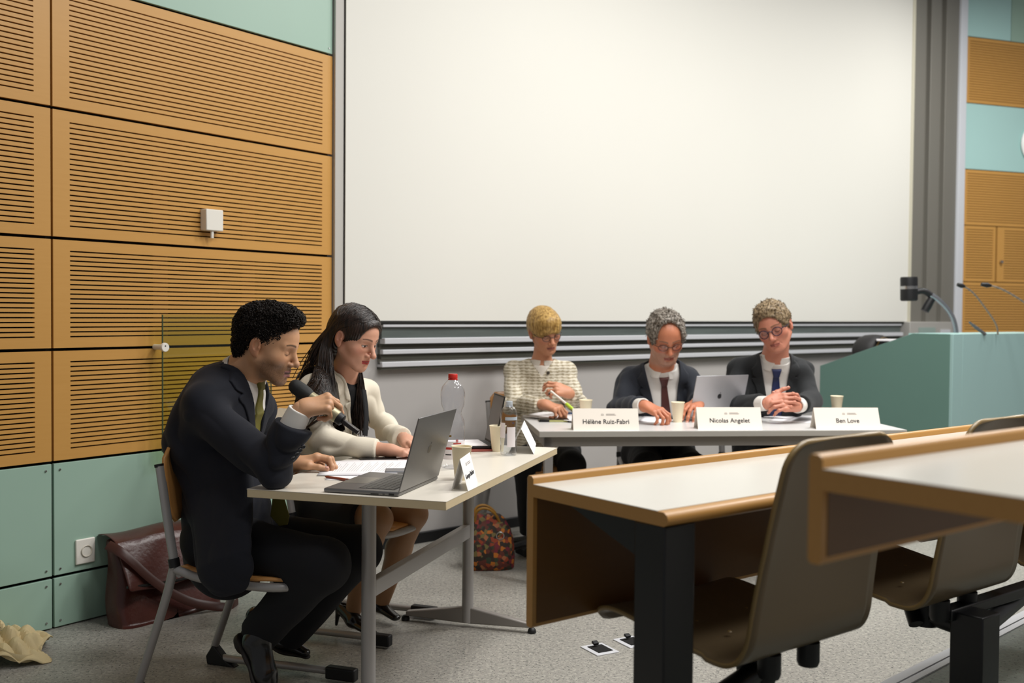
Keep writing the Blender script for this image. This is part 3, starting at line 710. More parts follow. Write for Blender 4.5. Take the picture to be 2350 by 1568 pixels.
tag(MB().box(-.05, .05, -.035, .035, 0, .009).build('smartphone', mat('grey_phone', '#8b8c90', .3, .4), loc=G(918, 1084, TZ), rz=.1, bevel=.003), 'grey smartphone half hidden behind the near laptop lid', 'phone')
a_, b_ = G(746, 1094.5, TZ+.005), G(800, 1102, TZ+.005)
pe = thing('pen', 'reddish brown pen on the near table below the printed sheet', 'pen', a_)
MB().tube([Vector((0, 0, 0)), (b_-a_)*.08, (b_-a_)*.1, (b_-a_)*1.6, (b_-a_)*1.65], [.0015, .004, .0045, .0045, .002], 12).build('barrel', mat('pen_red', '#8e4029', .35), pe)
MB().tube([(b_-a_)*.92, (b_-a_)*.96], .0048, 12).build('ring', m_metal, pe)
sheet('paper_pad', [(1200, 955), (1325, 968), (1345, 948), (1240, 946)], TZ+.010, 'white writing pad of the woman in the tweed jacket', m=m_paper, th=.003)
nbk = thing('notebook', 'small black notebook with yellowish pages under the writing pad', 'notebook', G(1240, 969, TZ), .05)
MB().box(0, .14, .0, .09, .001, .011).build('pages', mat('yellow_pages', '#d8d690', .7), nbk)
cvb = MB().box(-.004, .144, -.003, .095, .011, .013); cvb.box(-.004, .144, -.003, .095, -.0, .0015); cvb.box(.138, .146, -.004, .095, .0, .013); cvb.box(-.005, .045, -.004, .0, .0, .012); cvb.build('cover', m_black, nbk, bevel=.001)
sheet('paper_sheet', [(1465, 968), (1535, 972), (1560, 955), (1480, 953)], TZ+.001, 'white sheet under the hand of the man with the dark red tie')
wl_ = tag(MB().box(-.045, .045, -.03, .03, 0, .014).build('phone_case', m_black, loc=G(1528, 962, TZ), rz=-.35, bevel=.004), 'black phone case beside the middle paper cup on the panel table', 'phone')
sheet('paper_sheet', [(1765, 966), (1870, 972), (1885, 956), (1790, 953)], TZ+.001, 'white loose sheets before the man with the blue tie')
sheet('paper_sheet', [(1752, 958), (1815, 962), (1835, 950), (1760, 948)], TZ+.004, 'folded white sheet under the clasped hands', curl=.006)
tag(MB().box(-.05, .05, -.015, .015, 0, .006).build('blue_card', mat('blue_card', '#3d5f9a', .5), loc=G(1312, 950, TZ+.012), rz=.1), 'blue card edge on the pad of the woman in the tweed jacket', 'card')
# floor socket boxes
fbm = thing('floor_socket', 'metal floor socket box with open lid, the one nearer the table foot', 'floor socket', G(1376, 1492, 0), .5)
MB().box(-.05, .05, -.06, .06, 0, .004).build('rim', m_alu, fbm, bevel=.001)
MB().box(-.03, .035, -.04, .04, .004, .006).build('cable_opening', m_dark, fbm)
MB().box(-.012, .012, .025, .045, .004, .014, m=Matrix.Rotation(.3, 4, 'X')).build('cable_plug', m_blackp, fbm, bevel=.003)
dup(fbm, G(1450, 1475, 0), .5, 'metal floor socket box half hidden by the black desk post')

# ------------------------------------------------------------------ stage chairs
def stage_chair(loc, rz, label, wood=m_lecwood):
    # local +y forward
    c = thing('stacking_chair', label, 'chair', loc, rz, None)
    for sx in (-1, 1):
        x = sx*.205
        up = smooth_path([(x, -.262, .785), (x, -.23, .6), (x, -.205, .475)], 2)
        MB().tube(up, .0175, 14, flat=.7, up=(1, 0, 0)).build('back_tube', m_silver, c)
        MB().tube([(x, -.263, .782), (x, -.265, .792)], .0182, 14, flat=.75, up=(1, 0, 0)).build('tube_cap', m_blackp, c)
        MB().tube([(x, -.209, .49), (x, -.203, .462)], .0205, 14, flat=.8, up=(1, 0, 0)).build('sleeve', m_blackp, c)
        lo = smooth_path([(x, -.205, .47), (x, -.235, .36), (x, -.325, .12), (x, -.36, .03), (x, -.30, .024), (x, -.1, .03), (x, .17, .034)], 3)
        lg_ = MB().tube(lo, .0165, 14, flat=.8, up=(1, 0, 0)).build('leg', m_silver, c)
        MB().box(x-.018, x+.018, .12, .235, .008, .052).build('front_foot', m_blackp, lg_, bevel=.006)
        MB().prism([(x-.017, -.37, .0), (x-.017, -.25, 0), (x-.017, -.29, .02), (x-.017, -.345, .075), (x-.017, -.375, .03)], (.034, 0, 0)).build('heel_foot', m_blackp, lg_, bevel=.004)
        MB().tube(smooth_path([(x, -.20, .455), (x*.97, -.1, .428), (x*.95, .10, .424), (x*.85, .185, .424), (x*.5, .215, .424), (0, .22, .424)], 2), .014, 12).build('seat_rim', m_silver, c)
    MB().tube([(-.205, -.19, .44), (.205, -.19, .44)], .012, 12).build('cross_bar', m_silver, c)
    P = []
    for i, y in enumerate(np.linspace(-.2, .21, 12)):
        w_ = .195-(max(0, (y-.08))**2)*3.0; z = .438+.012*((abs(y-.0)/.2)**2)-.012*(max(0, y-.13)/.08)
        P.append([Vector((w_*v, y, z+.006*v*v)) for v in np.linspace(-1, 1, 9)])
    MB().grid(P).build('seat', wood, c, solid=.011)
    P = []
    for i, z in enumerate(np.linspace(.60, .84, 9)):
        e = 1-abs((z-.72)/.12)**6*.18
        P.append([Vector((.2*e*v, -.245-(z-.72)*.12-.045*(1-v*v), z)) for v in np.linspace(-1, 1, 15)])
    MB().grid(P).build('backrest', wood, c, solid=.010)
    return c
def face(fx, fy): return math.atan2(fy, fx)-PI/2
fm = (.94, -.34)
MAN = Vector((-.82, 3.45, 0))
stage_chair(MAN, face(*fm), 'wood and grey metal chair under the man with the microphone')
WOM = Vector((-.60, 4.22, 0))
stage_chair(WOM, face(.93, -.36), 'wood and grey metal chair under the woman in the cream jacket')
stage_chair(Vector((.17, 5.72, 0)), face(.45, -.9), 'wood and grey metal chair under the woman in the tweed jacket')
stage_chair(Vector((.83, 5.78, 0)), face(-.02, -1), 'chair under the man with the dark red tie')
stage_chair(Vector((1.42, 5.80, 0)), face(-.05, -1), 'chair under the man with the blue tie')

# ------------------------------------------------------------------ bags
def place_bag():
    bl_ = G(300, 1436, 0); t = thing('leather_bag', 'brown leather messenger bag slumped against the wall behind the chair', 'bag', onL(.31, 0, .17), -aL)
    # local y along wall, x off wall
    def pt(y, z, x): return Vector((x, y, z))
    P = []
    for i, z in enumerate(np.linspace(0, .34, 10)):
        th = .085*(1-(z/.34)**2*.62); row = []
        for j in range(28):
            a = 2*PI*j/28; ca, sa = math.cos(a), math.sin(a)
            wv = 1+.03*math.sin(5*a+z*25)+.02*math.sin(9*a-z*40)
            xx = math.copysign(abs(ca)**.6, ca)*th*wv-z*.34; yy = math.copysign(abs(sa)**.35, sa)*(.25+.012*math.sin(z*20))*(1-.10*(z/.34))
            row.append(Vector((xx+.0, yy+z*.05, z+.012*math.sin(yy*22)*(z/.34))))
        row.append(row[0].copy()); P.append(row)
    mb = MB().grid(P); mb.f.append(tuple(range(28))); mb.f.append(tuple((9)*29+j for j in range(28)))
    mb.build('bag_body', m_leather, t, ang=1.5, sub=1)
    P = []
    for i, u in enumerate(np.linspace(0, 1, 12)):
        if u < .35: x = -.17+u/.35*.135; z = .345+.02*math.sin(u/.35*PI)*.8
        else: v = (u-.35)/.65; x = -.022+v*.098; z = .345-v*.20
        P.append([Vector((x+.004*math.sin(y*30+u*9), y*(1+.03*u)+.012, z+.006*math.sin(y*17+u*6))) for y in np.linspace(-.235, .235, 20)])
    MB().grid(P).build('flap', m_leather, t, solid=.006, sub=1)
    MB().tube(smooth_path([(.062, -.23, .17), (.078, -.05, .155), (.075, .22, .155)], 2), .006, 8).build('flap_piping', m_black, t)
    MB().tube(smooth_path([(-.05, -.245, .33), (.03, -.22, .30), (.085, -.12, .17), (.10, .03, .06), (.13, .14, .022), (.17, .20, .01), (.13, .27, .012)], 3), .02, 10, flat=.16, up=(-.3, .5, .8)).build('shoulder_strap', m_strap, t)
    MB().box(.085, .099, .10, .15, .018, .032).build('buckle', m_brass, t, bevel=.002)
    return t
place_bag()
# cotton tote, crumpled, at the left edge
def crumple(name, m, loc, rz, label, cat, rx, ry, h, seed, n=44, folds=.35):
    rnd = random.Random(seed); W_ = [(rnd.uniform(4, 16), rnd.uniform(4, 16), rnd.uniform(0, 6), rnd.uniform(.3, 1)) for _ in range(9)]
    t = thing(name, label, cat, loc, rz); P = []
    for i in range(n):
        row = []
        for j in range(n):
            u = i/(n-1)*2-1; v = j/(n-1)*2-1; q = max(0, 1-(u*u+v*v)*.55)
            f = sum(a*math.sin(fx*u+fy*v+ph) for fx, fy, ph, a in W_)/9
            ridge = abs(math.sin(7*u+3*v+2*f))*.5+abs(math.sin(4*v-5*u+3*f))*.5
            row.append(Vector((rx*u*(1+.12*math.sin(5*v+2*f)), ry*v*(1+.12*math.sin(4*u+3*f)), max(.003, h*q*(.45+folds*f+.6*ridge)))))
        P.append(row)
    MB().grid(P).build('cloth_body', m, t, ang=.5, solid=.003)
    return t
m_tote = mat('cotton_canvas', '#cbb98e', .85, noise=.08, nscale=20, bump=.3, bscale=250)
tote = crumple('tote_bag', m_tote, G(-8, 1508, 0), .4, 'crumpled unbleached cotton tote bag on the floor at the left edge', 'bag', .17, .15, .115, 5)
MB().tube(smooth_path([(.0, -.12, .07), (.06, -.17, .04), (.13, -.14, .02), (.15, -.06, .03)], 3), .014, 8, flat=.15, up=(0, 0, 1)).build('handle', m_tote, tote)
MB().tube(smooth_path([(-.1, -.1, .09), (-.02, -.16, .08), (.02, -.19, .02), (-.05, -.2, .01)], 3), .014, 8, flat=.15, up=(0, .3, 1)).build('handle', m_tote, tote)
pr_ = MB()
rnd = random.Random(3)
for r in range(5):
    for c_ in range(9): 
        if rnd.random() < .8: pr_.box(-.05+c_*.014, -.05+c_*.014+.01, .0+r*.012, .0+r*.012+.003, 0, .0006)
q = pr_.build('printed_text', mat('tote_print', '#7d745c', .8), tote, smooth=False); q.location = (-.02, -.02, .105); q.rotation_euler = (.25, .15, .2)
# floral bag
def floral():
    m = bpy.data.materials.new('floral_fabric'); m.use_nodes = True; nt = m.node_tree; b = nt.nodes['Principled BSDF']; b.inputs['Roughness'].default_value = .7
    tc = nt.nodes.new('ShaderNodeTexCoord'); v = nt.nodes.new('ShaderNodeTexVoronoi'); v.inputs['Scale'].default_value = 55
    nt.links.new(tc.outputs['Object'], v.inputs['Vector']); r = nt.nodes.new('ShaderNodeValToRGB'); r.color_ramp.interpolation = 'CONSTANT'
    el = r.color_ramp.elements; el[0].position = 0; el[0].color = lin('#2c2118')
    for p, c in ((.28, '#5d2a20'), (.42, '#8f3a1c'), (.52, '#2f3a2a'), (.62, '#b5691f'), (.69, '#6e1f2c'), (.78, '#35271e'), (.86, '#6f6238'), (.93, '#a0623f')):
        e = el.new(p); e.color = lin(c)
    el[-1].position = .98; el[-1].color = lin('#3b2d1f')
    sp = nt.nodes.new('ShaderNodeSeparateColor'); nt.links.new(v.outputs['Color'], sp.inputs[0]); nt.links.new(sp.outputs[0], r.inputs[0]); nt.links.new(r.outputs[0], b.inputs['Base Color']); return m
m_flo = floral()
fg = thing('floral_bag', 'multicoloured floral handbag with yellow handles on the floor by the wall', 'bag', G(1122, 1303, 0), .1)
rows = [(0, .115, .07, 0, 0), (.01, .128, .08, 0, 0), (.06, .13, .085, 0, 0), (.14, .125, .075, 0, 0), (.2, .112, .055, -.004, 0), (.25, .09, .04, -.012, 0), (.272, .07, .028, -.016, 0), (.275, .03, .01, -.016, 0)]
blob('bag_body', m_flo, fg, rows, 0, 0, 32, .01, 5)
m_yel = mat('ochre_handle', '#8d641e', .5)
for yy in (-.045, .04):
    MB().tube(smooth_path([(-.075, yy*.7, .24), (-.07, yy, .30), (-.02, yy, .315), (.03, yy, .28), (.05, yy*.7, .235)], 3), .007, 8).build('handle', m_yel, fg)
MB().tube([(.05+.019*math.cos(a), -.068, .175+.019*math.sin(a)) for a in np.linspace(0, 2*PI, 25)], .0028, 8, cap=False).build('ring', m_metal, fg)
ob = thing('office_chair_base', 'black castor base of an office chair half hidden behind the front desk', 'chair base', G(1262, 1290, 0), 0)
for a in (2.6, 3.4, 1.3, 4.6, .2):
    MB().tube([(0, 0, .13), (.26*math.cos(a), .26*math.sin(a), .075)], [.025, .016], 8).build('spoke', m_blackp, ob)
    MB().tube([(.26*math.cos(a)-.02, .26*math.sin(a), .03), (.26*math.cos(a)+.02, .26*math.sin(a), .03)], .03, 14).build('castor', m_blackp, ob)
MB().tube([(0, 0, .1), (0, 0, .30)], .025, 12).build('column', m_blackp, ob)
# ================================================================== people: smooth implicit surfaces meshed with surface nets
f32 = np.float32
def V3(v): return np.array([v[0], v[1], v[2]], dtype=f32)
def nrm(v): v = np.asarray(v, dtype=f32); return v/np.linalg.norm(v)
def cap(a, b, ra, rb=None):
    a = V3(a); b = V3(b); rb = ra if rb is None else rb; ab = b-a; L2 = float(ab@ab)+1e-12
    def f(P):
        q = P-a; t = np.clip((q@ab)/L2, 0, 1); v = q-t[:, None]*ab; return np.sqrt((v*v).sum(1))-(ra+(rb-ra)*t)
    return f
def fcap(a, b, ra, rb, ax, k):
    a = V3(a); b = V3(b); ab = b-a; L2 = float(ab@ab)+1e-12; ax = nrm(ax)
    def f(P):
        q = P-a; t = np.clip((q@ab)/L2, 0, 1); v = q-t[:, None]*ab; c = v@ax; v = v+(c*(1/k-1))[:, None]*ax
        return (np.sqrt((v*v).sum(1))-(ra+(rb-ra)*t))*(.5+.5*k)
    return f
def ell(c, r, R=None):
    c = V3(c); r = np.array(r, dtype=f32)
    def f(P):
        q = P-c
        if R is not None: q = q @ R
        k0 = np.sqrt(((q/r)**2).sum(1)); k1 = np.sqrt(((q/(r*r))**2).sum(1))+1e-9; return k0*(k0-1)/k1
    return f
def smin(a, b, k):
    if k <= 0: return np.minimum(a, b)
    h = np.maximum(k-np.abs(a-b), 0)/k; return np.minimum(a, b)-h*h*k*.25
def smax(a, b, k): return -smin(-a, -b, k)
def U(*items):                       # items: f or (f, k) ; k<0 : smooth subtraction
    def f(P):
        d = None
        for it in items:
            g, k = it if isinstance(it, tuple) else (it, 0.0)
            e = g(P)
            if d is None: d = e
            elif k >= 0: d = smin(d, e, k)
            else: d = smax(d, -e, -k)
        return d
    return f
def cut(g, o, n, k=.004):            # keep the side opposite to n
    o = V3(o); n = nrm(n)
    return lambda P: smax(g(P), (P-o)@n, k)
def vnoise(P, s, seed=0, oc=1):
    rs = np.random.RandomState(seed); out = 0; am = 1
    for _ in range(oc):
        for _ in range(4):
            d = rs.normal(size=3).astype(f32); d /= np.linalg.norm(d); e = rs.normal(size=3).astype(f32); e /= np.linalg.norm(e)
            out = out+am*np.sin((P@d)*s*rs.uniform(.7, 1.4)+1.6*np.sin((P@e)*s*.6+rs.uniform(0, 6))+rs.uniform(0, 6))
        s *= 2; am *= .5
    return out*.25
def mesh_sdf(fn, lo, hi, h):
    lo = np.array(lo, dtype=f32); hi = np.array(hi, dtype=f32); nb = 8
    n = np.ceil((hi-lo)/h/nb).astype(int)*nb; bs = n//nb
    g = np.stack(np.meshgrid(*[np.arange(k) for k in bs], indexing='ij'), -1).reshape(-1, 3)
    cen = (lo+(g*nb+nb/2)*h).astype(f32)
    dc = fn(cen); act = np.abs(dc) < h*nb*.5*1.7321*1.25+.006
    F = np.empty(tuple(n+1), dtype=f32)
    sg = np.where(dc < 0, -1, 1).reshape(tuple(bs)).astype(f32)
    F[:-1, :-1, :-1] = np.repeat(np.repeat(np.repeat(sg, nb, 0), nb, 1), nb, 2); F[-1] = F[-2]; F[:, -1] = F[:, -2]; F[:, :, -1] = F[:, :, -2]
    loc = np.stack(np.meshgrid(*[np.arange(nb+1)]*3, indexing='ij'), -1).reshape(-1, 3)
    ga = g[act]
    for i in range(0, len(ga), 400):
        idx = (ga[i:i+400, None, :]*nb+loc[None]).reshape(-1, 3)
        F[idx[:, 0], idx[:, 1], idx[:, 2]] = fn((lo+idx*h).astype(f32))
    s = F < 0
    cs = np.zeros(tuple(n), dtype=np.int8)
    for a in (0, 1):
        for b in (0, 1):
            for c in (0, 1): cs += s[a:n[0]+a, b:n[1]+b, c:n[2]+c]
    ci = np.argwhere((cs > 0) & (cs < 8)); vid = np.full(tuple(n), -1, dtype=np.int64); vid[ci[:, 0], ci[:, 1], ci[:, 2]] = np.arange(len(ci))
    cor = [(a, b, c) for a in (0, 1) for b in (0, 1) for c in (0, 1)]
    val = np.stack([F[ci[:, 0]+a, ci[:, 1]+b, ci[:, 2]+c] for a, b, c in cor], 1)
    acc = np.zeros((len(ci), 3), dtype=f32); cnt = np.zeros(len(ci), dtype=f32)
    for i, p in enumerate(cor):
        for j, q in enumerate(cor):
            if i < j and sum(abs(p[k]-q[k]) for k in range(3)) == 1:
                a, b = val[:, i], val[:, j]; m = (a < 0) != (b < 0); t = np.where(m, a/np.where(a == b, 1, a-b), 0)
                pt = np.array(p, dtype=f32)+t[:, None]*(np.array(q, dtype=f32)-np.array(p, dtype=f32)); acc += pt*m[:, None]; cnt += m
    V = lo+(ci+acc/cnt[:, None])*h
    Q = []
    for ax in range(3):
        u, v = (ax+1) % 3, (ax+2) % 3
        sl0 = [slice(0, n[k]+1) for k in range(3)]; sl1 = list(sl0); sl0[ax] = slice(0, n[ax]); sl1[ax] = slice(1, n[ax]+1)
        e = np.argwhere(s[tuple(sl0)] != s[tuple(sl1)])
        e = e[(e[:, u] > 0) & (e[:, v] > 0) & (e[:, u] < n[u]) & (e[:, v] < n[v])]
        du = np.zeros(3, int); du[u] = 1; dv = np.zeros(3, int); dv[v] = 1
        q = np.stack([vid[tuple((e-du-dv).T)], vid[tuple((e-dv).T)], vid[tuple(e.T)], vid[tuple((e-du).T)]], 1)
        fl_ = ~s[e[:, 0], e[:, 1], e[:, 2]]; q[fl_] = q[fl_][:, ::-1]; Q.append(q)
    return V, np.concatenate(Q)
def to_obj(name, parts, m, parent, colfn=None, origin=None):
    Vs = []; Qs = []; b = 0
    for V, Q in parts: Vs.append(V); Qs.append(Q+b); b += len(V)
    V = np.concatenate(Vs); Q = np.concatenate(Qs); Wd = V.copy()
    V = V-np.array(origin, dtype=f32)
    me = bpy.data.meshes.new(name); me.vertices.add(len(V)); me.vertices.foreach_set('co', V.astype(f32).ravel())
    me.loops.add(Q.size); me.loops.foreach_set('vertex_index', Q.ravel().astype(np.int32))
    me.polygons.add(len(Q)); me.polygons.foreach_set('loop_start', np.arange(0, Q.size, 4, dtype=np.int32))
    try: me.polygons.foreach_set('loop_total', np.full(len(Q), 4, dtype=np.int32))
    except Exception: pass
    me.polygons.foreach_set('use_smooth', np.ones(len(Q), dtype=bool)); me.update(calc_edges=True)
    if colfn is not None:
        c = colfn(Wd); ca = me.color_attributes.new('Col', 'FLOAT_COLOR', 'POINT'); ca.data.foreach_set('color', np.concatenate([c, np.ones((len(c), 1))], 1).astype(f32).ravel())
    me.materials.append(m); return link(name, me, parent)
def bound(pts, pad): a = np.array([list(p)[:3] for p in pts], dtype=f32); return a.min(0)-pad, a.max(0)+pad
L3 = lambda h: np.array(lin(h)[:3], dtype=f32)
def skin_mat(name, rough=.5):
    m = bpy.data.materials.new(name); m.use_nodes = True; nt = m.node_tree; b = nt.nodes['Principled BSDF']
    a = nt.nodes.new('ShaderNodeAttribute'); a.attribute_name = 'Col'; nt.links.new(a.outputs['Color'], b.inputs['Base Color'])
    b.inputs['Roughness'].default_value = rough; b.inputs['Subsurface Weight'].default_value = .08; b.inputs['Subsurface Radius'].default_value = (.012, .005, .003); b.inputs['Subsurface Scale'].default_value = .5
    tc = nt.nodes.new('ShaderNodeTexCoord'); n2 = nt.nodes.new('ShaderNodeTexNoise'); n2.inputs['Scale'].default_value = 420; nt.links.new(tc.outputs['Object'], n2.inputs['Vector'])
    bp_ = nt.nodes.new('ShaderNodeBump'); bp_.inputs['Strength'].default_value = .18; bp_.inputs['Distance'].default_value = .001; nt.links.new(n2.outputs[0], bp_.inputs['Height']); nt.links.new(bp_.outputs[0], b.inputs['Normal'])
    return m
m_skin = skin_mat('skin')

class Head:
    def __init__(s, c, fwd, pitch=0, roll=0, scale=1.0, **k):
        # pitch: degrees nodding down; roll: degrees towards the person's left shoulder
        f = nrm([fwd[0], fwd[1], 0]); up = np.array([0, 0, 1], dtype=f32); x = np.cross(f, up)          # x: the person's right
        p = math.radians(pitch); f2 = f*math.cos(p)-up*math.sin(p); u2 = f*math.sin(p)+up*math.cos(p)
        r = math.radians(roll); x2 = x*math.cos(r)+u2*math.sin(r); u3 = -x*math.sin(r)+u2*math.cos(r)
        s.R = np.stack([x2, f2, u3], 1).astype(f32); s.c = V3(c); s.s = scale; s.k = dict(nose=1, jaw=1, lipz=0, mouth_open=0, brow='#2a1c14', skin='#c99873', lip='#a8635a', stub=0, stubc='#4a3a2c', blush=.25, lid='down', age=0, lash=1, cheek=1); s.k.update(k)
    def loc(s, P): return ((P-s.c) @ s.R)/s.s
    def w(s, p): return s.c+s.R @ (np.array(p, dtype=f32)*s.s)
    def wrap(s, g): return lambda P: g(s.loc(P))*s.s
    def face(s):
        k = s.k; n = k['nose']; j = k['jaw']; mo = k['mouth_open']; it = []
        it.append(ell((0, -.017, .035), (.077, .096, .084)))
        it.append((ell((0, .030, .036), (.063, .062, .060)), .03))
        it.append((ell((0, .034, -.022), (.058, .054, .068)), .03))
        it.append((ell((0, .026, -.066), (.046*j, .050, .040)), .025))
        for sx in (-1, 1):
            it.append((ell((sx*.043, .047, -.026), (.022, .024, .020)), .03*k['cheek']))
            it.append((cap((sx*.055*j, -.004, -.046), (sx*.024*j, .062, -.094-mo*.4), .019, .016), .025))
            it.append((cap((sx*.010, .083, .019), (sx*.044, .067, .021), .0085, .007), .016))
        it.append((ell((0, .071, -.098-mo*.5), (.022*j, .018, .017)), .02))
        it.append((ell((0, .071, -.064), (.027, .021, .024)), .02))
        for sx in (-1, 1):
            it.append((ell((sx*.031, .096, -.001), (.018, .019, .0125)), -.014))
            it.append((ell((sx*.031, .0695, -.003), (.0150, .0145, .0125)), .004))
            # upper lid fold
            it.append((cap((sx*.019, .0805, .005), (sx*.043, .0745, .004), .0022, .002), .004))
        tipy = .109*(.5+.5*n)
        it.append((cap((0, .083, .012), (0, tipy-.005, -.030), .0075, .0098), .012))
        it.append((ell((0, tipy-.004, -.036), (.0105, .0115, .0095)), .008))
        for sx in (-1, 1):
            it.append((ell((sx*.0118, .0935, -.0405), (.0078, .0105, .0078)), .007))
            it.append((ell((sx*.0070, .0985, -.0480), (.0036, .0060, .0035)), -.003))
        lz = -.066+k['lipz']
        for sx in (-1, 1):
            it.append((cap((0, .0925, lz+.0045), (sx*.023, .0785, lz+.001), .0042, .0022), .005))
            it.append((cap((0, .0915, lz-.0055-mo), (sx*.021, .0785, lz-.001-mo*.4), .0055, .0022), .005))
            it.append((cap((0, .102, lz-mo*.5), (sx*.024, .084, lz-mo*.25), .0011+mo*.45, .0006), -.003))
        it.append((ell((0, .093, -.0825-mo), (.014, .006, .0045)), -.008))
        for sx in (-1, 1):
            ea = U(ell((sx*.080, -.013, -.002), (.0085, .0185, .0300)), (ell((sx*.079, -.006, -.026), (.007, .010, .012)), .006), (ell((sx*.0890, -.008, .004), (.0085, .0095, .0180)), -.003), (cap((sx*.077, -.002, -.012), (sx*.083, .002, -.004), .004, .004), .004))
            it.append((ea, .005))
        if k['age']:
            for sx in (-1, 1): it.append((cap((sx*.018, .094, -.045), (sx*.032, .078, -.070), .0018, .001), -.006))
        return s.wrap(U(*it))
    def color(s, P, base=None):
        k = s.k; p = s.loc(P); x, y, z = p.T; ax = np.abs(x); c = np.tile(L3(k['skin']), (len(P), 1)).astype(f32)
        c *= (1+.05*vnoise(P, 60, 3))[:, None]
        def mixc(mask, col): 
            m_ = np.clip(mask, 0, 1)[:, None]; return c*(1-m_)+L3(col)*m_
        front = np.clip((y-.03)/.03, 0, 1)
        if k['blush']: 
            bl = np.exp(-(((ax-.043)/.022)**2+((z+.028)/.018)**2))*front*k['blush']; c = mixc(bl, '#b5523f')
            c = mixc(np.exp(-((x/.014)**2+((z+.038)/.014)**2))*front*k['blush']*.5, '#b5523f')
        ear = np.clip((ax-.078)/.006, 0, 1)*.35; c = mixc(ear*(z > -.05), '#a8553f')
        if k['stub']:
            st = np.clip((-.028-z+.25*(ax-.03)*0)/.02, 0, 1)*np.clip((y+.01)/.03, 0, 1)
            st = np.maximum(st*np.clip(1-np.exp(-((ax-.0)/.02)**2)*np.exp(-((z+.078)/.006)**2), 0, 1), 0)*np.clip((z+.135)/.02, 0, 1)
            c = mixc(st*k['stub']*np.random.RandomState(2).uniform(.75, 1.1, len(P)), k['stubc'])
        lz = -.066+k['lipz']; mo = k['mouth_open']
        lipw = .0245-.0
        up = np.exp(-(((z-(lz+.0035-.1*ax))/.0040)**4))*(ax < lipw)*(y > .072); dn = np.exp(-(((z-(lz-.0062-mo+.1*ax))/.0050)**4))*(ax < lipw-.002)*(y > .072)
        c = mixc(np.maximum(up, dn), k['lip'])
        c = mixc(np.exp(-((z-(lz-mo*.5-.02*ax+.0006))/(.0013+mo*.45))**4)*(ax < .023)*(y > .07)*.9, '#3a1714')
        for sx in (-1, 1):
            u = (x*sx-.012)/.036; arch = .0225+.006*np.sin(np.clip(u, 0, 1)*2.2)-.003*np.clip(u, 0, 1)
            br_ = np.exp(-((z-arch)/(.0040-.0014*np.clip(u, 0, 1)))**4)*(u > -.05)*(u < 1.08)*(y > .045); c = mixc(br_*(.85*k.get('brow_w', 1)), k['brow'])
            e = (x*sx-.031)/.0145
            if k['lid'] == 'down':
                lash = np.exp(-(((z-(-.0095+.005*e*e))/.0013)**2))*(np.abs(e) < 1.02)*(y > .05); c = mixc(lash*k['lash'], '#1c110d')
                shd = np.exp(-((z-.003)/.006)**2)*(np.abs(e) < 1)*(y > .05); c = mixc(shd*k.get('shadow', .22), '#7a4a3a')
            else:
                a = np.clip(1-e*e, 0, 1); lo_ = -.0085*np.sqrt(a)+.0005; hi_ = .0015*np.sqrt(a)-.0012; m_ = ((z > lo_) & (z < hi_) & (np.abs(e) < 1) & (y > .05)); c = mixc(m_*1., '#d8cfc8')
                ir = (((x*sx-.031)/.0062)**2+((z+.005)/.0062)**2 < 1) & m_; c = mixc(ir*1., '#21130d')
                lash = np.exp(-(((z-hi_)/.0016)**2))*(np.abs(e) < 1.05)*(y > .05); c = mixc(lash*1., '#150d0a')
                lash = np.exp(-(((z-lo_)/.0010)**2))*(np.abs(e) < 1.0)*(y > .05); c = mixc(lash*.5, '#3a241a')
        return np.clip(c, 0, 1)

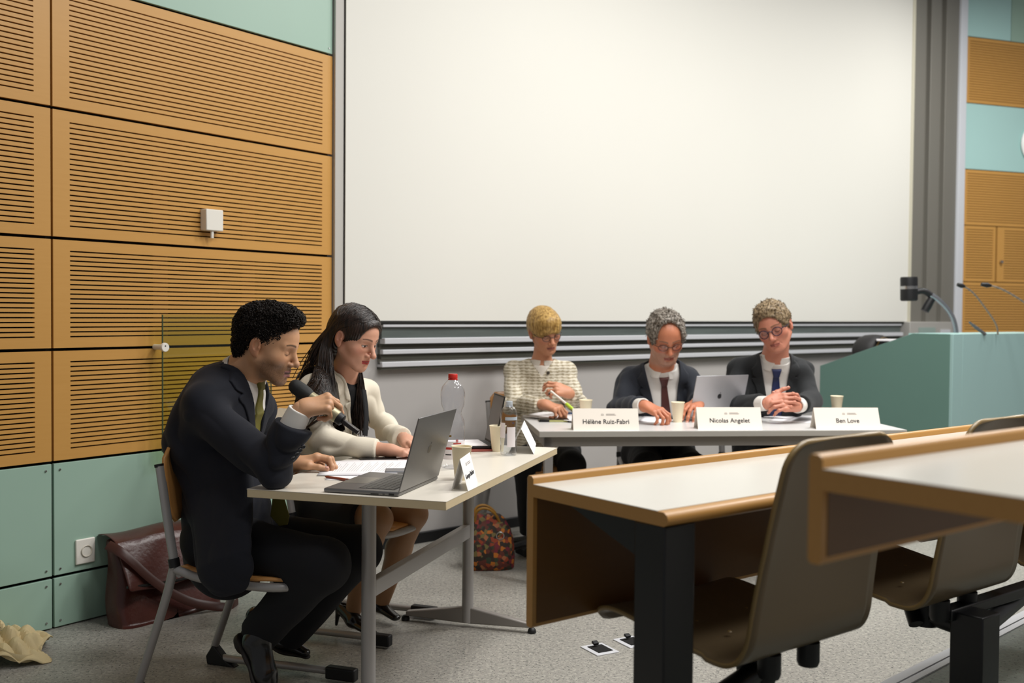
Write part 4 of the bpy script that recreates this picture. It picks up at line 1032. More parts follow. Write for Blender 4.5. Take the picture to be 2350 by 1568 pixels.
def hand_prims(wrist, f, n, side, curls, spread=.16, sc=1.0, thumb=(.5, .3, .3, .1), thick=1.0, splay=None):
    # f: pointing direction of the palm, n: normal of the back of the hand, side: +1 when the thumb is on f x n side
    f = nrm(f); n = nrm(np.asarray(n)-f*float(np.dot(n, f))); s = np.cross(f, n)*side; W_ = V3(wrist)
    def rot(v, ax, a): return v*math.cos(a)+np.cross(ax, v)*math.sin(a)+ax*float(ax@v)*(1-math.cos(a))
    P = []; spec = [(.028, .088, (.043, .026, .022)), (.0085, .092, (.048, .030, .023)), (-.0115, .088, (.045, .028, .022)), (-.030, .079, (.035, .021, .020))]
    palm = [fcap(W_, W_+f*.03*sc, .026*sc, .030*sc, n, .62)]
    tips = []; fingers = []
    for i, (so_, fo, ln) in enumerate(spec):
        kn = W_+f*fo*sc+s*so_*sc-n*(abs(so_-.006)*.12)*sc
        palm.append((cap(W_+f*.012*sc+s*so_*.45*sc, kn-n*.002, .0145*sc*thick, .0105*sc*thick), .012*sc))
        palm.append((cap(W_+f*.02*sc+s*so_*.5*sc-n*.007, kn-n*.008, .011*sc*thick, .009*sc), .012*sc))
        a = -spread*(i-1.3) if splay is None else splay[i]
        d = rot(f, n, 0) ; d = nrm(f*math.cos(a)+s*math.sin(a)) if True else d
        ax = np.cross(d, n); p = kn; cu = curls[i]; r = (.0092, .0094, .0089, .0079)[i]*sc; ch_ = []
        ang = 0
        for j in range(3):
            ang += cu[j]; dd = d*math.cos(ang)-n*math.sin(ang); q = p+dd*ln[j]*sc; rr_ = (r*(1.0, .92, .86)[j], r*(.92, .86, .74)[j])
            ch_.append((cap(p, q, rr_[0], rr_[1]), .004)); 
            if j < 2: ch_.append((ell(q, (r*1.0,)*3), .003))
            p = q
        fingers.append(U(*ch_)); tips.append((p, dd, n*math.cos(ang)+d*math.sin(ang), r))
    # thumb leaves the side of the palm near its base
    t0 = W_+f*.022*sc+s*.020*sc-n*.006*sc; a1, a2, a3, dn = thumb
    d1 = nrm(f*math.cos(a1)+s*math.sin(a1)-n*dn); d2 = nrm(f*math.cos(a1-a2)+s*math.sin(a1-a2)-n*(dn+.1)); d3 = nrm(f*math.cos(a1-a2-a3)+s*math.sin(a1-a2-a3)-n*(dn+.15))
    q1 = t0+d1*.044*sc; q2 = q1+d2*.034*sc; q3 = q2+d3*.026*sc
    palm.append((cap(t0, q1, .0165*sc, .0125*sc), .018*sc))
    th = U(cap(t0, q1, .0140*sc, .0118*sc), (cap(q1, q2, .0112*sc, .0100*sc), .004), (cap(q2, q3, .0102*sc, .0082*sc), .004))
    tips.append((q3, d3, nrm(n*1.0+s*.5), .0095*sc))
    body = U(*palm)
    def g(P_):
        d = body(P_)
        d = smin(d, th(P_), .008*sc)
        fd = None
        for q in fingers:
            e = q(P_); fd = e if fd is None else smin(fd, e, .0015)
        return smin(d, fd, .007*sc)
    pts = [W_]+[t[0] for t in tips]+[W_+f*.09*sc+s*.03, W_+f*.09*sc-s*.03]
    return g, pts, tips
def nails(tips, name, parent, org, sc=1.0):
    mb = MB()
    for (p, d, u, r) in tips:
        d = nrm(d); u = nrm(u-d*float(u@d)); x = np.cross(d, u); rows = []
        for a in np.linspace(-.9, .9, 7):
            rows.append([Vector((p+d*yy+x*math.sin(a)*r*.86+u*(math.cos(a)*r*.90)-np.array(org)).tolist()) for yy in (-.006, -.001, .003, .0045)])
        mb.grid(rows)
    return mb.build(name, mat('nail', '#d8a594', .3), parent, solid=.0006, ang=2)

m_navy = mat('navy_wool', '#0c0f1b', .85, bump=.25, bscale=900, sheen=.03)
m_navy2 = mat('dark_navy_wool', '#1c2029', .85, bump=.2, bscale=900, sheen=.05)
m_char = mat('charcoal_wool', '#202224', .85, bump=.2, bscale=900, sheen=.05)
m_trouser = mat('navy_trousers', '#0d0e14', .9, bump=.2, bscale=900)
m_shirt = mat('white_shirt', '#d9d5cf', .8)
m_cream_w = mat('cream_jacket', '#e0d7c4', .85, bump=.25, bscale=700, sheen=.1)
m_olive = mat('olive_silk_tie', '#6a6424', .5, bump=.3, bscale=1500)
m_wine = mat('dark_red_tie', '#4a2420', .5); m_blue = mat('blue_tie', '#1c2752', .5)
m_shoe = mat('black_shoe_leather', '#0d0c0c', .22, coat=.3)
m_sole = mat('shoe_sole', '#1a120d', .6)
m_btn = mat('dark_button', '#2a2a2e', .25)
m_blackfab = mat('black_cloth', '#0d0d10', .85)
def tweed():
    m = mat('tweed', '#c9bda3', .9, bump=.5, bscale=400); nt = m.node_tree; b = nt.nodes['Principled BSDF']; tc = nt.nodes.new('ShaderNodeTexCoord')
    col = None; prev = None
    base = nt.nodes.new('ShaderNodeMix'); base.data_type = 'RGBA'; base.inputs[6].default_value = lin('#d8d0be'); base.inputs[7].default_value = lin('#9a8e74')
    cmb = []
    for dr, sc_ in (('Z', 19), ('X', 9.5)):
        w_ = nt.nodes.new('ShaderNodeTexWave'); w_.bands_direction = dr; w_.inputs['Scale'].default_value = sc_; w_.inputs['Distortion'].default_value = 3.0; w_.inputs['Detail'].default_value = 2; w_.inputs['Detail Scale'].default_value = 3
        nt.links.new(tc.outputs['Object'], w_.inputs['Vector']); cmb.append(w_)
    n = nt.nodes.new('ShaderNodeTexNoise'); n.inputs['Scale'].default_value = 160; nt.links.new(tc.outputs['Object'], n.inputs['Vector'])
    a = nt.nodes.new('ShaderNodeMath'); a.operation = 'MULTIPLY_ADD'; a.inputs[1].default_value = .68; nt.links.new(cmb[0].outputs['Fac'], a.inputs[0])
    a2 = nt.nodes.new('ShaderNodeMath'); a2.operation = 'MULTIPLY'; a2.inputs[1].default_value = .32; nt.links.new(cmb[1].outputs['Fac'], a2.inputs[0]); nt.links.new(a2.outputs[0], a.inputs[2])
    a3 = nt.nodes.new('ShaderNodeMath'); a3.operation = 'MULTIPLY_ADD'; a3.inputs[1].default_value = .5; a3.inputs[2].default_value = -.25; nt.links.new(n.outputs[0], a3.inputs[0])
    a4 = nt.nodes.new('ShaderNodeMath'); a4.operation = 'ADD'; nt.links.new(a.outputs[0], a4.inputs[0]); nt.links.new(a3.outputs[0], a4.inputs[1])
    r = nt.nodes.new('ShaderNodeValToRGB'); r.color_ramp.elements[0].position = .25; r.color_ramp.elements[1].position = .85; nt.links.new(a4.outputs[0], r.inputs[0]); nt.links.new(r.outputs[0], base.inputs[0]); nt.links.new(base.outputs[2], b.inputs['Base Color'])
    return m
m_tweed = tweed()
def hair_mat(name, c1, c2, rough=.45, scale=(90, 90, 8), spec=.4):
    m = mat(name, c1, rough, spec=spec); nt = m.node_tree; b = nt.nodes['Principled BSDF']; tc = nt.nodes.new('ShaderNodeTexCoord'); mp = nt.nodes.new('ShaderNodeMapping'); mp.inputs['Scale'].default_value = scale
    n = nt.nodes.new('ShaderNodeTexNoise'); n.inputs['Scale'].default_value = 1.6; n.inputs['Detail'].default_value = 5
    nt.links.new(tc.outputs['Object'], mp.inputs[0]); nt.links.new(mp.outputs[0], n.inputs['Vector']); r = nt.nodes.new('ShaderNodeValToRGB')
    r.color_ramp.elements[0].position = .35; r.color_ramp.elements[0].color = lin(c1); r.color_ramp.elements[1].position = .68; r.color_ramp.elements[1].color = lin(c2)
    nt.links.new(n.outputs[0], r.inputs[0]); nt.links.new(r.outputs[0], b.inputs['Base Color'])
    bp_ = nt.nodes.new('ShaderNodeBump'); bp_.inputs['Strength'].default_value = .5; bp_.inputs['Distance'].default_value = .003; nt.links.new(n.outputs[0], bp_.inputs['Height']); nt.links.new(bp_.outputs[0], b.inputs['Normal'])
    return m

def person(label, org, head, J, sx, voxel=.0022, bvox=.006, jacket=None, extra=None, hands=(), legs_bare=False, neck_r=.055, name='person'):
    """J: joints pelvis, chest, neck, sR, sL, eR, eL, wR, wL, hR, hL, kR, kL, aR, aL (world)."""
    t = thing(name, label, 'person', org); J = {k: V3(v) for k, v in J.items()}; j = J; s = sx
    up = nrm(j['neck']-j['pelvis']); rt = nrm(j['sR']-j['sL']); rt = nrm(rt-up*float(rt@up)); fw = np.cross(up, rt)
    if float(fw @ head.R[:, 1]) < 0: fw = -fw
    ch = j['chest']; pv = j['pelvis']; nk = j['neck']
    j.update(up=up, rt=rt, fw=fw)
    # body skin
    face = head.face(); nb = U(cap(head.w((0, -.018, -.05)), nk, neck_r*s, (neck_r+.006)*s), (fcap(head.w((0, .01, -.07)), nk+fw*.02, .04*s, .05*s, fw, .8), .02))
    torso = U(fcap(pv, ch, .115*s, .118*s, fw, .70), (fcap(ch, nk-up*.07*s, .118*s, .08*s, fw, .66), .05), (cap(j['sR']-up*.028*s, j['sL']-up*.028*s, .034*s), .05), (cap(nk-up*.06, nk, .055*s, .048*s), .04))
    arm = lambda S, E, W_: U(cap(j[S]-up*.032*s, j[E], .036*s, .033*s), (cap(j[E], j[W_], .034*s, .026*s), .02))
    leg = lambda H, K_, A_: U(cap(j[H], j[K_], .08*s, .055*s), (cap(j[K_], j[K_]*.6+j[A_]*.4-fw*.012, .054*s, .052*s), .03), (cap(j[K_]*.6+j[A_]*.4-fw*.012, j[A_], .052*s, .034*s), .03))
    full = U(torso, (arm('sR', 'eR', 'wR'), .03), (arm('sL', 'eL', 'wL'), .03), (leg('hR', 'kR', 'aR'), .04), (leg('hL', 'kL', 'aL'), .04))
    hn = U(face, (nb, .018), (torso, .03))
    parts = []
    top = head.w((0, 0, .12)); lo, hi = bound([head.w((0, .11, 0)), head.w((0, -.12, 0)), head.w((.09, 0, 0)), head.w((-.09, 0, 0)), head.w((0, 0, .13)), head.w((0, .08, -.125)), nk-up*.03], .012)
    parts.append(mesh_sdf(hn, lo, hi, voxel))
    allp = [j[k] for k in ('pelvis', 'chest', 'neck', 'sR', 'sL', 'eR', 'eL', 'wR', 'wL', 'hR', 'hL', 'kR', 'kL', 'aR', 'aL')]
    lo, hi = bound(allp, .16); hi[2] = min(hi[2], float((nk-up*.01)[2])) 
    parts.append(mesh_sdf(full, lo, hi, bvox if not legs_bare else .005))
    alltips = []
    for (wk, ek, f, n, side, curls, kw) in hands:
        g, pts, tips = hand_prims(j[wk], f, n, side, curls, **kw)
        hs_ = kw.get('sc', 1)
        gg = U(g, (cap(j[wk]*.55+j[ek]*.45, j[wk]+nrm(f)*.012, .034*s, .026*hs_), .018))
        lo, hi = bound(list(pts)+[j[wk]*.8+j[ek]*.2], .024); parts.append(mesh_sdf(gg, lo, hi, max(.0016, voxel*.85))); alltips += tips
    def colf(P):
        c = head.color(P); d = np.linalg.norm(P-head.c, axis=1); far = d > .17
        c[far] = L3(head.k['skin'])*(1+.06*vnoise(P[far], 50, 3))[:, None]
        for (p_, d_, u_, r_) in alltips:                     # knuckles and fingertips are pinker
            q = np.exp(-(((P-V3(p_))**2).sum(1))/(.012**2)); c = c*(1-.35*q[:, None])+L3('#b8685a')*(.35*q[:, None])
        if legs_bare:
            lg_ = np.clip((.60-P[:, 2])/.02, 0, 1)[:, None]; c = c*(1-lg_)+L3(legs_bare)*lg_
        return c
    body = to_obj('body', parts, m_skin, t, colf, org)
    if alltips: nails(alltips, 'fingernails', t, org)
    return t, J, torso, arm, leg
def clothes_suit(t, org, j, s, mj, ms, mt, head, vz=(.0, .26), lap=.05, tiew=.034, closed_top=False, seed=1, vox=.0042, cuffs=(('eR', 'wR'), ('eL', 'wL')), cuff_len=.02, skirt=.16, fold=.006, armr=1.0, tie=True, tie_end=None, bulk=(), drape=None, cr=.072, cb=.012, slw=(.043, .043), has_collar=True, tb=.155, sleeve=.0, pocket=False, vw=.075):
    up, rt, fw = j['up'], j['rt'], j['fw']; nk, ch, pv = j['neck'], j['chest'], j['pelvis']
    rc_ = tb*s
    tor = [fcap(pv, ch, rc_*.98, rc_*1.02, fw, .76), (fcap(ch, nk-up*.075*s, rc_*1.03, rc_*.72, fw, .72), .05), (cap(j['sR']-up*.004, j['sL']-up*.004, .052*s), .07), (cap(nk-up*.065, nk-up*.012, .075*s, .056*s), .045)]
    for S in ('sR', 'sL'): tor.append((cap(nk-up*.050*s, j[S]*.88+nk*.12-up*.012*s, .060*s, .056*s), .05))
    tor += [(b_, .07) for b_ in bulk]; torso0 = U(*tor)
    def folds(P, A):
        el = np.minimum(((P-j['eR'])**2).sum(1), ((P-j['eL'])**2).sum(1)); sh_ = np.minimum(((P-j['sR'])**2).sum(1), ((P-j['sL'])**2).sum(1))
        B_ = A+.010*np.exp(-el/.010)+.004*np.exp(-sh_/.012)
        w_ = 1-2.4*np.abs(vnoise(P, 30, seed+1))
        return A*vnoise(P, 24, seed)*.8+B_*w_*.9
    def opening(P, off=0):          # V shaped opening measured in the torso frame
        q = P-nk; x = np.abs(q@rt); z = -(q@up); y = q@fw
        w_ = vw*s*(1-z/(vz[1]*s))+off; return np.maximum(np.maximum(x-np.maximum(w_, -1), z-vz[1]*s), -(y+.03))
    arms = []
    for (S, E, W_, ck) in (('sR', 'eR', 'wR', 0), ('sL', 'eL', 'wL', 1)):
        e, w_ = j[E], j[W_]; d = nrm(w_-e)
        a_ = U(cap(j[S]-up*.030*s, e, .060*s*armr, .055*s*armr), (cut(cap(e, w_+d*.04, .055*s*armr, slw[ck]*s*armr), w_-d*(.018+sleeve), d, .003), .02))
        arms.append(a_)
    hem = pv-up*skirt*s*.45+fw*.02
    sk = fcap(pv+up*.05, hem, rc_*1.02, rc_*1.12, fw, .80)
    def jk(P):
        d = smin(torso0(P), sk(P), .05)
        for a_ in arms: d = smin(d, a_(P), .035)
        if drape is not None: d = smin(d, drape(P), .03)
        d = d+folds(P, fold)
        return smax(d, -opening(P), .006)
    allp = [j[k] for k in ('pelvis', 'chest', 'neck', 'sR', 'sL', 'eR', 'eL', 'wR', 'wL')]+[hem]
    lo, hi = bound(allp, .175*s)
    to_obj('jacket', [mesh_sdf(jk, lo, hi, vox)], mj, t, None, org)
    # lapels: a second layer of cloth along the opening
    def lapel(P):
        q = P-nk; x = np.abs(q@rt); z = -(q@up)/s; y = q@fw; w_ = vw*s*(1-z/vz[1]); lw = lap*s*np.clip(1.15-z/vz[1], .0, 1)*np.clip(.45+z/.05, .35, 1)
        lw = lw+.010*s*np.exp(-((z-.085)/.012)**2)-.016*s*np.exp(-((z-.066)/.006)**2)
        d = torso0(P)+folds(P, fold)-.0065
        return smax(smax(d, -(torso0(P)+folds(P, fold)+.004), .001), np.maximum(np.maximum(x-(w_+lw), w_-.002-x), np.maximum(z*s-vz[1]*s-.01, -(y+.02))), .003)
    lo2, hi2 = bound([nk+up*.06, nk-up*(vz[1]+.03)*s], .19*s)
    to_obj('lapels', [mesh_sdf(lapel, lo2, hi2, .0030)], mj, t, None, org)
    # shirt front and collar
    def shb(P):
        d = torso0(P)+.013+.003*vnoise(P, 40, seed+5); nb_ = smax(cap(nk-up*.085*s, nk-up*.012+cd*.004, cr*s+.016, cr*s+.001)(P), (P-(nk-up*.012))@cd-.002, .003); return smin(d, nb_, .02)
    def shirt(P):
        d = shb(P); q = P-nk; x = np.abs(q@rt); z = -(q@up); return smax(smax(d, x-.11*s, .004), np.maximum(z-(vz[1]+.03)*s, -(q@fw+.04)), .004)
    hc = head.w((0, -.012, -.075)); cd = nrm(nrm(hc-nk)+np.array([0, 0, .25], dtype=f32))
    cr_ = cr*s; cb_ = cb
    fw2 = nrm(fw-cd*float(fw@cd)); rt2 = np.cross(fw2, cd)
    def collar(P):
        q = P-(nk-up*.012); h_ = q@cd; v = q-h_[:, None]*cd; x = v@rt2; y = v@fw2; r = np.sqrt(x*x+(y*1.02)**2); R_ = cr_-.10*h_
        fr = np.clip((y+.05)/.10, 0, 1); topc = cb_*s+.026*s*fr; d = np.abs(r-R_)-.0025; d = np.maximum(d, h_-topc); d = np.maximum(d, -h_-.006-.035*fr)
        gapw = np.where(y > 0, (.010+.35*np.maximum(-(h_-.018), 0))-np.abs(x), -1); return np.maximum(d, gapw)
    lo3, hi3 = bound([nk+cd*.055, nk-up*.06], (cr+.02)*s)
    cuffm = []
    for (E, W_) in cuffs:
        e, w_ = j[E], j[W_]; d = nrm(w_-e); g = cut(cap(e*.4+w_*.6, w_+d*.05, .040*s, .0335*s), w_+d*(cuff_len-.018-sleeve+.02), d, .002)
        g2 = (lambda g: (lambda P: np.maximum(g(P), -(g(P)+.004))))(g)
        g3 = (lambda g, w_, d, cl: (lambda P: smax(g(P), -cap(w_-d*.03, w_+d*.2, .027*s, .027*s)(P), .001)))(g, w_, d, cuff_len)
        lo4, hi4 = bound([w_-d*.06, w_+d*.05], .055); to_obj('shirt_cuff', [mesh_sdf(g3, lo4, hi4, .0022)], ms, t, None, org)
    to_obj('shirt', [mesh_sdf(shirt, lo2, hi2, .0035)], ms, t, None, org)
    if has_collar: to_obj('shirt_collar', [mesh_sdf(collar, lo3, hi3, .0022)], ms, t, None, org)
    if tie:
        tz0 = .015
        def tief(P):
            q = P-nk; x = np.abs(q@rt); z = -(q@up)/s; d = shb(P)-.006-.004*(z < .05)
            w_ = (.013+(tiew-.013)*np.clip((z-.035)/.25, 0, 1))*s; w_ = np.where(z < .045, .0165*s-.12*np.clip(z-.01, 0, 1)*s*0, w_)
            return smax(smax(d, -(d+.012), .001), np.maximum(x-w_, np.maximum(z*s-(vz[1]+.06)*s, tz0*s-z*s)), .004)
        kp = nk-up*.030*s+fw*.072*s
        kn = U(ell(kp, (.017*s, .012*s, .019*s)))
        def knot(P):
            q = P-nk; x = q@rt; z = q@up; y = q@fw; c0 = shb(P)-.004
            return smax(np.abs(c0)-.009, np.maximum(np.abs(x)-(.019+.22*(z+.035))*s, np.abs(z+.030*s)-.020*s), .005)
        to_obj('tie', [mesh_sdf(tief, lo2, hi2, .0028), mesh_sdf(knot, lo2, hi2, .0028)], mt, t, None, org)
    return torso0, jk
def shoe(t, org, heel, toe, up, m=m_shoe, s=1.0, sole=True):
    h = V3(heel); o = V3(toe); d = nrm(o-h); u = nrm(np.asarray(up)-d*float(np.dot(up, d))); L = float(np.linalg.norm(o-h)); x = np.cross(d, u)
    P0 = lambda a, b, c=0: h+d*a*L+u*b+x*c
    g = U(fcap(P0(.16, .035), P0(.10, .075), .036*s, .038*s, x, .85), (fcap(P0(.2, .032), P0(.62, .030), .034*s, .040*s, u, .75), .03), (fcap(P0(.62, .028), P0(.93, .020), .040*s, .024*s, u, .6), .025), (cap(P0(.2, .07), P0(.55, .042), .028*s, .026*s), .03))
    g2 = cut(g, h+u*.012, -u, .002); g3 = cut(g2, P0(.1, .108), u, .003)
    lo, hi = bound([h, o, P0(.1, .11)], .055)
    to_obj('shoe', [mesh_sdf(g3, lo, hi, .003)], m, t, None, org)
    if sole:
        so_ = U(fcap(P0(.12, .006), P0(.3, .006), .036*s, .034*s, u, .35), (fcap(P0(.3, .008), P0(.65, .006), .032*s, .043*s, u, .28), .02), (fcap(P0(.65, .006), P0(.95, .008), .043*s, .024*s, u, .28), .02))
        hl = cut(cut(fcap(P0(.09, .0), P0(.12, -.004), .033*s, .033*s, u, 1.0), h-u*.016, -u), h+u*.008, u)
        to_obj('shoe_sole', [mesh_sdf(U(so_, (hl, .003)), lo-.01, hi, .003)], m_sole, t, None, org)
def trousers(t, org, j, s, m, leg, rk=.078, vox=.005, seed=4, hem=None, fold=.006):
    pv = j['pelvis']; up, fw = j['up'], j['fw']
    def lg(H, K_, A_):
        a = j[A_]; k_ = j[K_]; d = nrm(a-k_)
        return U(cap(j[H], k_, .092*s, rk*s), (cut(cap(k_, a+d*.03, rk*s*.98, .062*s), a+d*.012, d, .003), .03))
    R_, L_ = lg('hR', 'kR', 'aR'), lg('hL', 'kL', 'aL'); pel = fcap(j['hR'], j['hL'], .115*s, .115*s, up, .9)
    g = lambda P: smin(smin(pel(P), R_(P), .05), L_(P), .04)+fold*.7*vnoise(P, 24, seed)+fold*.4*vnoise(P, 55, seed+1)
    lo, hi = bound([j[k] for k in ('hR', 'hL', 'kR', 'kL', 'aR', 'aL')], .13); to_obj('trousers', [mesh_sdf(g, lo, hi, vox)], m, t, None, org)
def glasses(head, t, org, m, r=(.022, .018), y=.099, z=-.004, th=.0016, lens=True, shape=2.0, dx=.033):
    g = MB(); ln = MB()
    def W_(x, y_, z_): return Vector((head.w((x, y_, z_))-np.array(org)).tolist())
    for sx in (-1, 1):
        ring = []
        for k in range(29):
            a = 2*PI*k/28; ca, sa = math.cos(a), math.sin(a); ex = 2/shape
            xx = math.copysign(abs(ca)**ex, ca)*r[0]; zz = math.copysign(abs(sa)**ex, sa)*r[1]
            ring.append(W_(sx*dx+xx, y-.006*((sx*xx+.02)/.03)**2*(1 if sx*xx > -.02 else 0), z+zz))
        g.tube(ring, th*head.s, 8, cap=False); ln.add(ring[:-1], [tuple(range(28))])
        g.tube([W_(sx*(dx+r[0]-.001), y-.008, z+r[1]*.35), W_(sx*.074, y-.035, z+r[1]*.35), W_(sx*.081, -.005, z+.004), W_(sx*.079, -.028, z-.012)], th*head.s, 8)
    g.tube([W_(-(dx-r[0]+.001), y+.001, z+r[1]*.25), W_(0, y+.004, z+r[1]*.45), W_(dx-r[0]+.001, y+.001, z+r[1]*.25)], th*head.s, 8)
    o = g.build('glasses', m, t); ln.build('lenses', m_lens, o, smooth=False)
    return o
def curls(V, N_, name, m, t, org, n, size, seed, r=.0011, tube_n=5, turns=1.25, keep=None):
    rs = np.random.RandomState(seed); idx = rs.choice(len(V), n); vs = []; fs = []; seg = 12
    for i in idx:
        p = V[i]; nn = N_[i]; a = rs.normal(size=3); a = nrm(a-nn*float(a@nn)*.7); b = np.cross(nn, a); R_ = size*rs.uniform(.6, 1.25); b0 = len(vs); c = p+nn*R_*rs.uniform(-.1, .6)
        ax = nrm(a+nn*rs.uniform(-.5, .5)); e1 = nrm(np.cross(ax, nn)); e2 = np.cross(ax, e1); rad = r*rs.uniform(.8, 1.7); pts = []
        for k in range(seg):
            an = turns*2*PI*k/(seg-1); pts.append(c+e1*math.cos(an)*R_+e2*math.sin(an)*R_+ax*R_*.9*(k/(seg-1)-.5))
        for k in range(seg):
            tg = nrm(pts[min(k+1, seg-1)]-pts[max(k-1, 0)]); o1 = nrm(np.cross(tg, ax)); o2 = np.cross(tg, o1)
            for q in range(tube_n):
                an = 2*PI*q/tube_n; vs.append(pts[k]+o1*math.cos(an)*rad+o2*math.sin(an)*rad)
        for k in range(seg-1):
            for q in range(tube_n): fs.append((b0+k*tube_n+q, b0+k*tube_n+(q+1) % tube_n, b0+(k+1)*tube_n+(q+1) % tube_n, b0+(k+1)*tube_n+q))
    return np.array(vs, dtype=f32), np.array(fs)
def vnormals(V, Q):
    n = np.cross(V[Q[:, 2]]-V[Q[:, 0]], V[Q[:, 3]]-V[Q[:, 1]]); N_ = np.zeros_like(V)
    for k in range(4): np.add.at(N_, Q[:, k], n)
    return N_/(np.linalg.norm(N_, axis=1)[:, None]+1e-9)
# ------------------------------------------------------------------ the man with the microphone
def man1():
    s = 1.04; org = Vector((MAN.x, MAN.y, 0))
    hd = Head(D(615, 792, 3.52), (.992, -.12), pitch=16, roll=-2, scale=1.04, skin='#c49470', stub=.78, stubc='#5a3f2a', mouth_open=.006, nose=1.05, lip='#a36a68', brow='#2c1f17', blush=.12, lid='down', lash=.7)
    J = dict(pelvis=(D(520, 1225, 3.52)), chest=D(508, 985, 3.54), neck=D(552, 856, 3.56), sR=D(470, 925, 3.38), sL=D(590, 930, 3.72), eR=D(624, 1070, 3.22), wR=D(690, 940, 3.21),
             eL=D(585, 1062, 3.78), wL=D(664, 1068, 3.56), hR=D(500, 1238, 3.44), kR=D(742, 1296, 3.24), aR=D(598, 1450, 3.42), hL=D(560, 1230, 3.68), kL=D(820, 1264, 3.56), aL=D(665, 1452, 3.72))
    # right hand grips the microphone, left hand holds down the sheet
    hR = ('wR', 'eR', (.93, .12, .30), (-.15, -.62, .77), -1, [(1.05, .40, .2), (1.12, .50, .3), (1.45, 1.3, .7), (1.5, 1.4, .8)], dict(spread=.04, sc=1.0, thumb=(.1, .15, .2, .85)))
    hL = ('wL', 'eL', (.90, .25, .30), (-.25, .15, .95), 1, [(.55, .95, .45), (.55, .95, .5), (.7, 1.0, .6), (.8, 1.0, .6)], dict(spread=.12, sc=1.06, thumb=(.55, .35, .1, .45)))
    
    t, j, torso, arm, leg = person('man in dark navy suit and olive tie speaking into a handheld microphone', org, hd, J, s, voxel=.0017, hands=(hR, hL), neck_r=.060)
    clothes_suit(t, org, j, s, m_navy, m_shirt, m_olive, hd, vz=(0, .27), lap=.055, tiew=.040, seed=11, cuffs=(('eR', 'wR'), ('eL', 'wL')), cuff_len=.03, skirt=.08, fold=.005, armr=1.06, tb=.155, sleeve=.035, cr=.076, cb=.022, slw=(.056, .043), bulk=(cap(D(452, 1010, 3.50), D(487, 888, 3.52), .115, .075),), drape=fcap(D(508, 1120, 3.36), D(515, 1292, 3.22), .13, .112, (.34, .94, 0), .30))
    trousers(t, org, j, s, m_trouser, leg, rk=.078, seed=21)
    shoe(t, org, D(551, 1460, 3.40), D(622, 1625, 3.32), (.75, -.2, .65), s=1.0)
    shoe(t, org, D(560, 1452, 3.78), D(704, 1512, 3.74), (.28, -.1, .95), s=1.0)
    # tie end below the table edge
    tb_ = MB(); q = [D(628, 1120, 3.42), D(648, 1130, 3.40), D(664, 1185, 3.38), D(660, 1205, 3.38), D(640, 1208, 3.39), D(620, 1185, 3.41)]
    tb_.prism([p-org for p in q], (0, .006, 0)); tb_.build('tie_end', m_olive, t, bevel=.002)
    # sleeve buttons
    e, w_ = j['eR'], j['wR']; d = nrm(w_-e)
    bt = MB()
    for px, py in ((672, 1052), (681, 1042), (689, 1033), (696, 1025)):
        p = D(px, py, 3.155)-org; nn = Vector((.25, -.9, -.3)).normalized(); mt_ = Matrix.Translation(p) @ nn.to_track_quat('Z', 'Y').to_matrix().to_4x4()
        bt.lathe([(0, .0035), (.004, .0035), (.0055, .0045), (.0068, .003), (.0068, -.004), (0, -.004)], 18, m=mt_)
    bt.build('sleeve_buttons', m_btn, t)
    # hair: dense short curls
    k = U(ell((0, -.022, .052), (.083, .103, .082)), (ell((0, .030, .100), (.064, .066, .040)), .03), (ell((0, -.072, -.005), (.062, .038, .07)), .03))
    cutf = U(ell((0, .128, .018), (.12, .085, .088)), (ell((0, .080, -.080), (.12, .080, .090)), .01), ell((.085, .01, -.065), (.035, .045, .062)), ell((-.085, .01, -.065), (.035, .045, .062)), ell((0, -.01, -.14), (.12, .14, .075)))
    def hair(P):
        p = hd.loc(P); return smax(k(p)+.004*vnoise(p, 170, 3)+.003*vnoise(p, 300, 8), -cutf(p), .012)*hd.s
    lo, hi = bound([hd.w((a, b, c)) for a in (-.1, .1) for b in (-.14, .12) for c in (-.1, .16)], .005)
    V, Q = mesh_sdf(hair, lo, hi, .0026); N_ = vnormals(V, Q)
    if float(((V-V.mean(0))*N_).sum()) < 0: N_ = -N_
    m_h = mat('curly_dark_hair', '#17100c', .5, spec=.25, noise=.3, nscale=40)
    cv, cf = curls(V, N_, '', None, None, None, 7000, .0050, 9, r=.0008)
    to_obj('hair', [(V, Q), (cv, cf)], m_h, t, None, org)
    # wristwatch-like thin bracelet
    return t, j
M1, J1 = man1()
# microphone
ma, mb_ = D(679, 888, 3.26), D(823, 993, 3.22)
mic = thing('microphone', 'black and champagne handheld wireless microphone held near the man with the olive tie', 'microphone', ma)
ax_ = (mb_-ma); Lm = ax_.length; ax_.normalize(); q_ = ax_.to_track_quat('Z', 'Y').to_matrix().to_4x4()
MB().lathe([(0, -.022), (.012, -.020), (.020, -.012), (.0235, .0), (.0245, .03), (.0235, .045), (.0195, .058), (0, .058)], 32, m=q_).build('mic_head', mat('mic_mesh_black', '#0f1010', .55, bump=.6, bscale=900), mic)
MB().lathe([(.0195, .055), (.0205, .075), (.0215, .10), (.0205, .165), (.0185, .168), (0, .168)], 32, m=q_).build('mic_body', mat('champagne_metal', '#9c9376', .38, .55), mic)
MB().lathe([(.0188, .165), (.0192, .17), (.0185, .185), (.014, .188), (0, .188)], 32, m=q_).build('mic_ring', m_blackp, mic)
MB().box(-.010, .010, -.007, .007, .182, Lm, m=q_).build('mic_antenna_cap', mat('dark_cap', '#241d1c', .3), mic, bevel=.003)
text_mesh('mic_print', 'G', .014, m_inkgrey, mic, q_ @ frame((.006, -.0243*0-.0243, .028), (0, 0, 1), (1, 0, 0)), bold=.0004)
